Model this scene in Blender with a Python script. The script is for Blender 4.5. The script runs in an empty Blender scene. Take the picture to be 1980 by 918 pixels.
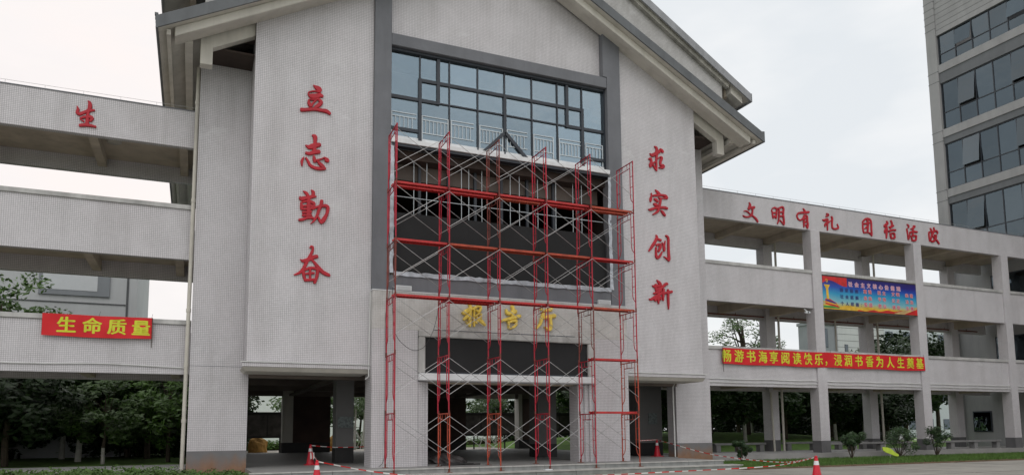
import bpy, bmesh, math, random
from mathutils import Vector, Matrix
R = math.radians
SC = bpy.context.scene
COL = SC.collection

# ------------------------------------------------------------------ camera
yaw, pit, rol = R(23.245), R(6.09), R(-.44)
fwd = Vector((math.sin(yaw) * math.cos(pit), math.cos(yaw) * math.cos(pit), math.sin(pit)))
r0 = Vector((math.cos(yaw), -math.sin(yaw), 0))
u0 = r0.cross(fwd)
rv = r0 * math.cos(rol) + u0 * math.sin(rol)
uv = -r0 * math.sin(rol) + u0 * math.cos(rol)
cam = bpy.data.cameras.new('camera')
co = bpy.data.objects.new('camera', cam); COL.objects.link(co)
M = Matrix((rv, uv, -fwd)).transposed().to_4x4(); M.translation = Vector((0, 0, 1.5))
co.matrix_world = M
cam.sensor_width = 36; cam.lens = 1414 / 1980 * 36
cam.shift_x = 10 / 1980; cam.shift_y = (681 - 459) / 1980
cam.clip_start = .1; cam.clip_end = 2000
SC.camera = co

# ------------------------------------------------------------------ sky, sun, exposure
SUN_EL, SUN_AZ = 50, 200          # compass-like azimuth from +Y, clockwise
w = bpy.data.worlds.new('World'); SC.world = w; w.use_nodes = True
nt = w.node_tree; nt.nodes.clear()
out = nt.nodes.new('ShaderNodeOutputWorld')
sky = nt.nodes.new('ShaderNodeTexSky'); sky.sky_type = 'NISHITA'; sky.sun_disc = False
sky.sun_elevation = R(SUN_EL); sky.sun_rotation = R(SUN_AZ); sky.dust_density = 4; sky.air_density = 1.5
b1 = nt.nodes.new('ShaderNodeBackground'); b1.inputs[1].default_value = .09
nt.links.new(sky.outputs[0], b1.inputs[0])
tc = nt.nodes.new('ShaderNodeTexCoord')
mp = nt.nodes.new('ShaderNodeMapping'); mp.inputs['Scale'].default_value = (1.2, 1.2, 3.2)
nt.links.new(tc.outputs['Generated'], mp.inputs[0])
nz = nt.nodes.new('ShaderNodeTexNoise'); nz.inputs['Scale'].default_value = 1.9; nz.inputs['Detail'].default_value = 5
nz.inputs['Roughness'].default_value = .5
nt.links.new(mp.outputs[0], nz.inputs[0])
cr = nt.nodes.new('ShaderNodeValToRGB'); e = cr.color_ramp.elements
e[0].position = .34; e[0].color = (.865, .90, .93, 1)
e[1].position = .66; e[1].color = (1.16, 1.07, 1.02, 1)
m_ = cr.color_ramp.elements.new(.52); m_.color = (1.04, 1.04, 1.04, 1)
nt.links.new(nz.outputs[0], cr.inputs[0])
b2 = nt.nodes.new('ShaderNodeBackground'); b2.inputs[1].default_value = 1.0
# evening tint low in the sky towards the left, as one broad natural glow
vm = nt.nodes.new('ShaderNodeVectorMath'); vm.operation = 'DOT_PRODUCT'; vm.inputs[1].default_value = (-.18, .93, .30)
nt.links.new(tc.outputs['Generated'], vm.inputs[0])
mr = nt.nodes.new('ShaderNodeMapRange'); mr.inputs[1].default_value = .90; mr.inputs[2].default_value = 1.0; mr.inputs[4].default_value = .55
nt.links.new(vm.outputs['Value'], mr.inputs[0])
mc = nt.nodes.new('ShaderNodeMix'); mc.data_type = 'RGBA'; mc.inputs[7].default_value = (1.10, .97, .925, 1)
nt.links.new(mr.outputs[0], mc.inputs[0]); nt.links.new(cr.outputs[0], mc.inputs[6])
nt.links.new(mc.outputs[2], b2.inputs[0])
mx = nt.nodes.new('ShaderNodeMixShader'); mx.inputs[0].default_value = .9
nt.links.new(b1.outputs[0], mx.inputs[1]); nt.links.new(b2.outputs[0], mx.inputs[2])
nt.links.new(mx.outputs[0], out.inputs[0])
sl = bpy.data.lights.new('sun', 'SUN'); sl.energy = .5; sl.angle = R(25); sl.color = (1, .97, .95)
so = bpy.data.objects.new('sun', sl); COL.objects.link(so)
sd = Vector((math.sin(R(SUN_AZ)) * math.cos(R(SUN_EL)), math.cos(R(SUN_AZ)) * math.cos(R(SUN_EL)), math.sin(R(SUN_EL))))
so.rotation_euler = sd.to_track_quat('Z', 'Y').to_euler(); so.location = (0, 0, 60)
SC.view_settings.view_transform = 'Standard'; SC.view_settings.look = 'None'
SC.view_settings.exposure = 0; SC.view_settings.gamma = 1
SC.cycles.max_bounces = 6; SC.cycles.diffuse_bounces = 3; SC.cycles.transparent_max_bounces = 12

# ------------------------------------------------------------------ materials
def nodes(name):
    m = bpy.data.materials.new(name); m.use_nodes = True
    t = m.node_tree; return m, t, t.nodes['Principled BSDF']
def N(t, k, **kw):
    n = t.nodes.new(k)
    for a, b in kw.items(): setattr(n, a, b)
    return n
def math_(t, op, a, b=None, c=None):
    n = N(t, 'ShaderNodeMath', operation=op)
    for i, v in enumerate((a, b, c)):
        if v is None: continue
        if isinstance(v, (int, float)): n.inputs[i].default_value = v
        else: t.links.new(v, n.inputs[i])
    return n.outputs[0]
def mixc(t, f, a, b, blend='MIX'):
    n = N(t, 'ShaderNodeMix', data_type='RGBA', blend_type=blend)
    for i, v in ((0, f), (6, a), (7, b)):
        if isinstance(v, (int, float)): n.inputs[i].default_value = v
        elif isinstance(v, tuple): n.inputs[i].default_value = (*v, 1)
        else: t.links.new(v, n.inputs[i])
    return n.outputs[2]
def noise(t, vec, scale, detail=3, rough=.55):
    n = N(t, 'ShaderNodeTexNoise'); n.inputs['Scale'].default_value = scale
    n.inputs['Detail'].default_value = detail; n.inputs['Roughness'].default_value = rough
    if vec is not None: t.links.new(vec, n.inputs[0])
    return n.outputs[0]
def mapped(t, vec, s):
    n = N(t, 'ShaderNodeMapping'); n.inputs['Scale'].default_value = s; t.links.new(vec, n.inputs[0]); return n.outputs[0]
def ramp(t, v, a, b):
    n = N(t, 'ShaderNodeMapRange'); n.inputs[1].default_value = a; n.inputs[2].default_value = b
    t.links.new(v, n.inputs[0]); return n.outputs[0]
def mat(name, col, rough=.7, metal=0, var=.12, scale=3.0, grime=0, bump=0, alt=None):
    m, t, p = nodes(name)
    tcn = N(t, 'ShaderNodeTexCoord'); o = tcn.outputs['Object']
    n1 = ramp(t, noise(t, o, scale, 5), .3, .7)
    dark = tuple(c * (1 - var) for c in col); lite = alt or tuple(min(1, c * (1 + var)) for c in col)
    c = mixc(t, n1, dark, lite)
    if grime:
        g = ramp(t, noise(t, mapped(t, o, (1.6, 1.6, .22)), 1.3, 6, .65), .45, .75)
        c = mixc(t, math_(t, 'MULTIPLY', g, grime), c, tuple(x * .35 for x in col))
    t.links.new(c, p.inputs['Base Color'])
    p.inputs['Roughness'].default_value = rough; p.inputs['Metallic'].default_value = metal
    if bump:
        b = N(t, 'ShaderNodeBump'); b.inputs['Strength'].default_value = bump; b.inputs['Distance'].default_value = .02
        t.links.new(noise(t, o, scale * 12, 4), b.inputs['Height']); t.links.new(b.outputs[0], p.inputs['Normal'])
    return m
def tile_mat(name, col, joint, pitch=.06, jw=.16, weather=.18, mildew=0, rough=.35):
    """small square glazed mosaic tiles with dark joints; the joint pattern skips the axis the face looks along"""
    m, t, p = nodes(name)
    tcn = N(t, 'ShaderNodeTexCoord'); o = tcn.outputs['Object']
    geo = N(t, 'ShaderNodeNewGeometry')
    sp = N(t, 'ShaderNodeSeparateXYZ'); t.links.new(o, sp.inputs[0])
    sn = N(t, 'ShaderNodeSeparateXYZ'); t.links.new(geo.outputs['True Normal'], sn.inputs[0])
    line = None
    for i in range(3):
        f = math_(t, 'FRACT', math_(t, 'DIVIDE', sp.outputs[i], pitch))
        l = math_(t, 'LESS_THAN', f, jw)
        k = math_(t, 'LESS_THAN', math_(t, 'ABSOLUTE', sn.outputs[i]), .6)
        l = math_(t, 'MULTIPLY', l, k)
        line = l if line is None else math_(t, 'MAXIMUM', line, l)
    sc = N(t, 'ShaderNodeVectorMath', operation='SCALE'); sc.inputs[3].default_value = 1 / pitch; t.links.new(o, sc.inputs[0])
    fl = N(t, 'ShaderNodeVectorMath', operation='FLOOR'); t.links.new(sc.outputs[0], fl.inputs[0])
    wn = N(t, 'ShaderNodeTexWhiteNoise'); t.links.new(fl.outputs[0], wn.inputs[0])
    c = mixc(t, wn.outputs[0], tuple(x * .94 for x in col), tuple(min(1, x * 1.04) for x in col))
    big = ramp(t, noise(t, o, .35, 4), .3, .7)
    c = mixc(t, math_(t, 'MULTIPLY', big, .35), c, tuple((col[0] * .99, col[1] * .93, col[2] * .93)))
    jn = ramp(t, noise(t, o, 1.1, 5), .35, .7)
    jc = mixc(t, jn, joint, tuple(min(1, x * 1.6) for x in joint))
    c = mixc(t, line, c, jc)
    g = ramp(t, noise(t, mapped(t, o, (1.3, 1.3, .16)), 1.0, 7, .62), .46, .8)
    c = mixc(t, math_(t, 'MULTIPLY', g, weather), c, (.16, .15, .14))
    sp2 = ramp(t, noise(t, o, 5.0, 3), .74, .8)
    c = mixc(t, math_(t, 'MULTIPLY', sp2, .35), c, (.10, .10, .11))
    pt = ramp(t, noise(t, mapped(t, o, (.8, .8, 1.6)), .9, 7, .7), .60, .68)
    c = mixc(t, math_(t, 'MULTIPLY', pt, .28), c, (.68, .69, .70))
    if mildew:
        g2 = ramp(t, noise(t, mapped(t, o, (.9, .9, 1.2)), 1.6, 8, .7), .42, .6)
        c = mixc(t, math_(t, 'MULTIPLY', g2, mildew), c, (.20, .19, .17))
    t.links.new(c, p.inputs['Base Color'])
    r = math_(t, 'MULTIPLY_ADD', line, .4, rough); t.links.new(r, p.inputs['Roughness'])
    b = N(t, 'ShaderNodeBump', invert=True); b.inputs['Strength'].default_value = .35; b.inputs['Distance'].default_value = .004
    t.links.new(line, b.inputs['Height']); t.links.new(b.outputs[0], p.inputs['Normal'])
    return m

TILE = tile_mat('white_mosaic_tile', (.625, .615, .635), (.26, .255, .27), jw=.17, weather=.28)
TILE_PLAIN = tile_mat('stained_mosaic_tile', (.60, .595, .58), (.33, .325, .32), mildew=.22)
TILE_UP = tile_mat('upper_mosaic_tile', (.55, .55, .54), (.20, .20, .21), weather=.4, mildew=.25)
GREY = mat('grey_stucco', (.165, .172, .190), .85, var=.10, scale=1.2, grime=.25, bump=.25)
ROOFG = mat('grey_roof_edge', (.125, .135, .145), .7, var=.15, scale=1.5, grime=.4)
ROOFU = mat('pale_grey_roof_edge', (.30, .31, .33), .7, var=.12, scale=1.5, grime=.5)
CREAM = mat('cream_eave_paint', (.60, .58, .53), .8, var=.07, scale=1.0, grime=.30)
STAINED = mat('mould_stained_eave', (.42, .41, .37), .85, var=.35, scale=2.2, grime=.9)
SOFFIT = mat('bare_concrete_soffit', (.50, .44, .36), .9, var=.14, scale=1.0, grime=.35)
DARKROOM = mat('dark_room_and_recess_shade', (.055, .040, .034), .95, var=.3, scale=.9)  # bare room finish; on the eave recess pieces its darkness stands for shade
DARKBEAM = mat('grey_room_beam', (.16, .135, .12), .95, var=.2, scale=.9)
MARBLE = mat('grey_stone_frame', (.47, .47, .46), .5, var=.20, scale=1.4, grime=.55)
WHITELEDGE = mat('white_ledge', (.72, .74, .76), .6, var=.07, scale=2, grime=.25)
BLACKP = mat('black_display_cloth', (.014, .0145, .016), .8, var=.25, scale=.7)
FRAME = mat('black_steel_frame', (.028, .034, .045), .45, var=.2, scale=4)
SILVER = mat('silver_foil_tape', (.50, .54, .60), .5, 0, var=.30, scale=3.5, grime=.6)
RAILW = mat('white_railing', (.66, .70, .72), .5, var=.04)
RAILG = mat('blue_white_railing', (.55, .61, .65), .5, var=.04)
INWHITE = mat('white_inner_wall', (.72, .73, .72), .8, var=.05, scale=1)
REDLET = mat('red_letter_paint', (.44, .008, .022), .55, var=.18, scale=2.5, grime=.25)
GOLD = mat('gold_letter', (.84, .60, .11), .28, .05, var=.25, scale=6)
SCRED = mat('red_scaffold_paint', (.42, .010, .032), .5, var=.32, scale=4, grime=.6)
SCORG = mat('rusty_orange_scaffold_paint', (.42, .065, .03), .6, var=.3, scale=3, grime=.6)
SCDARK = mat('brown_rusty_scaffold_paint', (.20, .045, .035), .7, var=.35, scale=4, grime=.6)
PLANK = mat('red_walkway_steel', (.50, .025, .025), .5, var=.25, scale=4, grime=.5)
GALV = mat('galvanised_brace', (.40, .40, .40), .38, .55, var=.25, scale=5, grime=.3)
RUST = mat('rusty_base_plate', (.16, .05, .03), .9, var=.4, scale=8)
PVC = mat('cream_pvc_pipe', (.56, .54, .48), .5, var=.08, scale=1.5, grime=.5)
PVCW = mat('white_conduit', (.62, .63, .62), .5, var=.08, scale=2, grime=.3)
CABLE = mat('black_cable', (.03, .03, .03), .6, var=.1)
BANRED = mat('red_banner_cloth', (.62, .006, .012), .6, var=.10, scale=1.4)
BANYEL = mat('yellow_banner_print', (.62, .66, .03), .6, var=.05)
ROAD = mat('worn_concrete_road', (.32, .31, .28), .85, var=.18, scale=.7, bump=.3, grime=.3)
PAVE = mat('granite_paving', (.27, .27, .265), .55, var=.13, scale=1.1, bump=.1)
STEP = mat('granite_step', (.25, .26, .255), .7, var=.2, scale=3, grime=.45, bump=.2)
STEPW = mat('pale_step_nosing', (.44, .44, .42), .7, var=.18, scale=3, grime=.3)
SOIL = mat('brown_soil', (.14, .095, .06), .95, var=.3, scale=1.2, bump=.5)
LAWN = mat('lawn_grass', (.11, .21, .036), .9, var=.35, scale=1.3, bump=.6)
BLADE = mat('grass_blade', (.070, .15, .022), .7, var=.4, scale=.8)
BARK = mat('brown_bark', (.07, .055, .04), .95, var=.3, scale=6, bump=.5)
LIME = mat('limewashed_bark', (.48, .47, .44), .9, var=.2, scale=4)
CONCW = mat('pale_concrete_wall', (.50, .52, .53), .8, var=.05, scale=.5, grime=.15)
CONCB = mat('blue_grey_wall', (.24, .26, .28), .8, var=.08, scale=.5, grime=.15)
GROOVE = mat('dark_joint', (.10, .105, .11), .8, var=.1)
TOWERW = mat('grey_tower_cladding', (.30, .305, .31), .75, var=.08, scale=.7, grime=.25)
TOWERD = mat('dark_grey_tower_panel', (.13, .14, .15), .7, var=.1, scale=.7, grime=.2)
ORANGE = mat('red_cone_plastic', (.60, .010, .030), .4, var=.12, scale=6, grime=.2)
WHITEP = mat('white_reflective_band', (.72, .74, .76), .4, var=.06, scale=6, grime=.2)
TAPER = mat('red_tape', (.62, .02, .02), .4, var=.08); TAPEW = mat('white_tape', (.80, .80, .78), .4, var=.04)
BOULDER = mat('ochre_boulder', (.46, .26, .075), .9, var=.35, scale=1.6, bump=.8)
BOARDM = mat('dark_notice_board', (.030, .028, .027), .7, var=.3, scale=1.5)
BASEBLK = mat('black_plinth', (.022, .022, .023), .6, var=.2, scale=2)
LEAFSIGN = mat('lime_green_sign', (.50, .68, .06), .5, var=.12, scale=4)
BENCHM = mat('concrete_bench', (.19, .19, .19), .8, var=.15, scale=2, grime=.3)
LAMPW = mat('lamp_glass', (.42, .40, .36), .4, var=.05)
FLOODG = mat('floodlight_glass', (.52, .54, .56), .3, var=.06, scale=20)
PAPER = mat('pinned_papers', (.16, .19, .19), .8, var=.5, scale=9)
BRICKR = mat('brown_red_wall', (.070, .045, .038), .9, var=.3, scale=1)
INNERG = mat('grey_inner_pillar', (.17, .17, .17), .85, var=.1, scale=1)

def dirty_base(name, top):
    """grey plinth paint with brown mud splashed up from the ground"""
    m, t, p = nodes(name); tcn = N(t, 'ShaderNodeTexCoord'); o = tcn.outputs['Object']
    s = N(t, 'ShaderNodeSeparateXYZ'); t.links.new(o, s.inputs[0])
    n = noise(t, mapped(t, o, (1, 1, .5)), 2.2, 5)
    z = math_(t, 'ADD', s.outputs[2], math_(t, 'MULTIPLY', math_(t, 'SUBTRACT', n, .5), -1.1))
    f = N(t, 'ShaderNodeMapRange'); f.inputs[1].default_value = top - .05; f.inputs[2].default_value = top - .55
    f.inputs[3].default_value = 0; f.inputs[4].default_value = .85; t.links.new(z, f.inputs[0])
    c = mixc(t, noise(t, o, 3, 4), (.15, .15, .155), (.21, .21, .215))
    c = mixc(t, f.outputs[0], c, mixc(t, noise(t, o, 5, 4), (.20, .10, .05), (.34, .20, .12)))
    t.links.new(c, p.inputs['Base Color']); p.inputs['Roughness'].default_value = .9
    return m
PLINTH = dirty_base('muddy_grey_plinth', .85)
PLINTHG = mat('grey_plinth_paint', (.12, .12, .125), .85, var=.12, scale=2, grime=.4)

def glass(name, tint, refl, fac=.62, rough=.03):
    m = bpy.data.materials.new(name); m.use_nodes = True; t = m.node_tree; t.nodes.clear()
    o = N(t, 'ShaderNodeOutputMaterial'); tr = N(t, 'ShaderNodeBsdfTransparent'); gl = N(t, 'ShaderNodeBsdfGlossy')
    tr.inputs[0].default_value = (*tint, 1); gl.inputs[1].default_value = rough
    tcn = N(t, 'ShaderNodeTexCoord')
    c = mixc(t, noise(t, tcn.outputs['Object'], .5, 3), tuple(x * .9 for x in refl), tuple(min(1, x * 1.1) for x in refl))
    oi = N(t, 'ShaderNodeObjectInfo'); hs = N(t, 'ShaderNodeHueSaturation'); t.links.new(c, hs.inputs['Color'])
    t.links.new(math_(t, 'MULTIPLY_ADD', oi.outputs['Random'], .26, .87), hs.inputs['Value']); t.links.new(hs.outputs[0], gl.inputs[0])
    bp = N(t, 'ShaderNodeBump'); bp.inputs['Strength'].default_value = .25; bp.inputs['Distance'].default_value = .05
    t.links.new(noise(t, tcn.outputs['Object'], 1.1, 2), bp.inputs['Height']); t.links.new(bp.outputs[0], gl.inputs['Normal'])
    lw = N(t, 'ShaderNodeLayerWeight'); lw.inputs[0].default_value = .25
    f = math_(t, 'MULTIPLY_ADD', lw.outputs[1], .35, fac); f = math_(t, 'MINIMUM', f, .95)
    mx = N(t, 'ShaderNodeMixShader'); t.links.new(f, mx.inputs[0])
    t.links.new(tr.outputs[0], mx.inputs[1]); t.links.new(gl.outputs[0], mx.inputs[2]); t.links.new(mx.outputs[0], o.inputs[0])
    return m
GLASS = glass('coated_blue_glass', (.78, .86, .90), (.41, .50, .56), .50)
GLASSD = glass('dark_tower_glass', (.35, .40, .44), (.15, .18, .20), .6)

def leaf_mat(name, a, b):
    m, t, p = nodes(name); tcn = N(t, 'ShaderNodeTexCoord'); o = tcn.outputs['Object']
    oi = N(t, 'ShaderNodeObjectInfo')
    c = mixc(t, ramp(t, noise(t, o, 1.6, 3), .35, .65), a, b)
    c = mixc(t, math_(t, 'MULTIPLY', noise(t, o, 14, 1), .5), c, tuple(x * 1.5 for x in b))
    h = N(t, 'ShaderNodeHueSaturation'); t.links.new(c, h.inputs['Color'])
    t.links.new(math_(t, 'MULTIPLY_ADD', oi.outputs['Random'], .5, .75), h.inputs['Value'])
    t.links.new(h.outputs[0], p.inputs['Base Color']); p.inputs['Roughness'].default_value = .5
    return m
LEAF = leaf_mat('dark_green_leaves', (.008, .021, .006), (.024, .054, .012))
LEAFB = leaf_mat('bright_green_leaves', (.020, .048, .008), (.060, .125, .018))
HEDGE = leaf_mat('hedge_leaves', (.05, .11, .02), (.12, .24, .035))
LEAFS = leaf_mat('shrub_leaves', (.012, .035, .012), (.03, .07, .018))

# ------------------------------------------------------------------ object helpers
ORG = {}
def tag(o, label=None, cat=None, group=None, kind=None):
    if label: o['label'] = label
    if cat: o['category'] = cat
    if group: o['group'] = group
    if kind: o['kind'] = kind
    return o
def thing(name, loc, label, cat, group=None):
    o = bpy.data.objects.new(name, None); COL.objects.link(o); o.location = loc; o.empty_display_size = .2
    ORG[o] = Vector(loc); return tag(o, label, cat, group)
def link(name, me, parent=None, loc=None):
    o = bpy.data.objects.new(name, me); COL.objects.link(o)
    if parent: o.parent = parent
    if loc is not None: o.location = loc
    return o
class MB:
    def __init__(s): s.v = []; s.f = []; s.m = []
    def quad(s, a, b, c, d, m=0): n = len(s.v); s.v += [a, b, c, d]; s.f.append((n, n + 1, n + 2, n + 3)); s.m.append(m); return s
    def box(s, x0, x1, y0, y1, z0, z1, m=0):
        n = len(s.v)
        s.v += [(x, y, z) for z in (z0, z1) for y in (y0, y1) for x in (x0, x1)]
        for f in ((0, 2, 3, 1), (4, 5, 7, 6), (0, 1, 5, 4), (2, 6, 7, 3), (0, 4, 6, 2), (1, 3, 7, 5)):
            s.f.append(tuple(n + i for i in f)); s.m.append(m)
        return s
    def prism(s, pts, y0, y1, m=0):
        """XZ outline (counter-clockwise seen from -Y) extruded along Y"""
        n = len(s.v); k = len(pts)
        s.v += [(x, y0, z) for x, z in pts] + [(x, y1, z) for x, z in pts]
        s.f.append(tuple(range(n, n + k))); s.f.append(tuple(range(n + 2 * k - 1, n + k - 1, -1)))
        s.m += [m, m]
        for i in range(k):
            j = (i + 1) % k; s.f.append((n + i, n + k + i, n + k + j, n + j)); s.m.append(m)
        return s
    def tube(s, p, q, r, n=6, m=0, r2=None, cap=True):
        p = Vector(p); q = Vector(q); d = (q - p)
        if d.length < 1e-6: return s
        d.normalize(); a = d.orthogonal().normalized(); b = d.cross(a); r2 = r if r2 is None else r2; k = len(s.v)
        for c, rr in ((p, r), (q, r2)):
            for i in range(n):
                t = 2 * math.pi * i / n; s.v.append(tuple(c + a * (rr * math.cos(t)) + b * (rr * math.sin(t))))
        for i in range(n):
            j = (i + 1) % n; s.f.append((k + i, k + j, k + n + j, k + n + i)); s.m.append(m)
        if cap:
            s.f.append(tuple(range(k + n - 1, k - 1, -1))); s.f.append(tuple(range(k + n, k + 2 * n))); s.m += [m, m]
        return s
    def path(s, pts, r, n=6, m=0):
        for a, b in zip(pts, pts[1:]): s.tube(a, b, r, n, m)
        return s
    def lathe(s, prof, c=(0, 0, 0), n=20, m=0):
        k = len(s.v)
        for r, z in prof:
            for i in range(n):
                t = 2 * math.pi * i / n; s.v.append((c[0] + r * math.cos(t), c[1] + r * math.sin(t), c[2] + z))
        for a in range(len(prof) - 1):
            for i in range(n):
                j = (i + 1) % n; s.f.append((k + a * n + i, k + a * n + j, k + (a + 1) * n + j, k + (a + 1) * n + i)); s.m.append(m)
        s.f.append(tuple(range(k + n - 1, k - 1, -1))); s.m.append(m)
        s.f.append(tuple(range(k + (len(prof) - 1) * n, k + len(prof) * n))); s.m.append(m)
        return s
    def mesh(s, name, mats, off=(0, 0, 0), smooth=False):
        me = bpy.data.meshes.new(name)
        me.from_pydata([(x - off[0], y - off[1], z - off[2]) for x, y, z in s.v], [], s.f)
        if not isinstance(mats, (list, tuple)): mats = [mats]
        for m in mats: me.materials.append(m)
        if any(s.m): me.polygons.foreach_set('material_index', s.m)
        if smooth: me.polygons.foreach_set('use_smooth', [True] * len(s.f))
        me.update(); return me
    def build(s, name, mats, parent=None, smooth=False, bevel=0):
        """vertices are given in world metres; parts are stored relative to their thing"""
        if parent is None:
            base = (sum(v[0] for v in s.v) / len(s.v), sum(v[1] for v in s.v) / len(s.v), min(v[2] for v in s.v)); base = Vector(base)
            o = link(name, s.mesh(name, mats, base, smooth), None, base); ORG[o] = base
        else:
            base = ORG[parent]; o = link(name, s.mesh(name, mats, base, smooth), parent); ORG[o] = base
        if bevel:
            b = o.modifiers.new('bevel', 'BEVEL'); b.width = bevel; b.segments = 1; b.limit_method = 'ANGLE'
        return o
def B(x0, x1, y0, y1, z0, z1): return MB().box(x0, x1, y0, y1, z0, z1)
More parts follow.
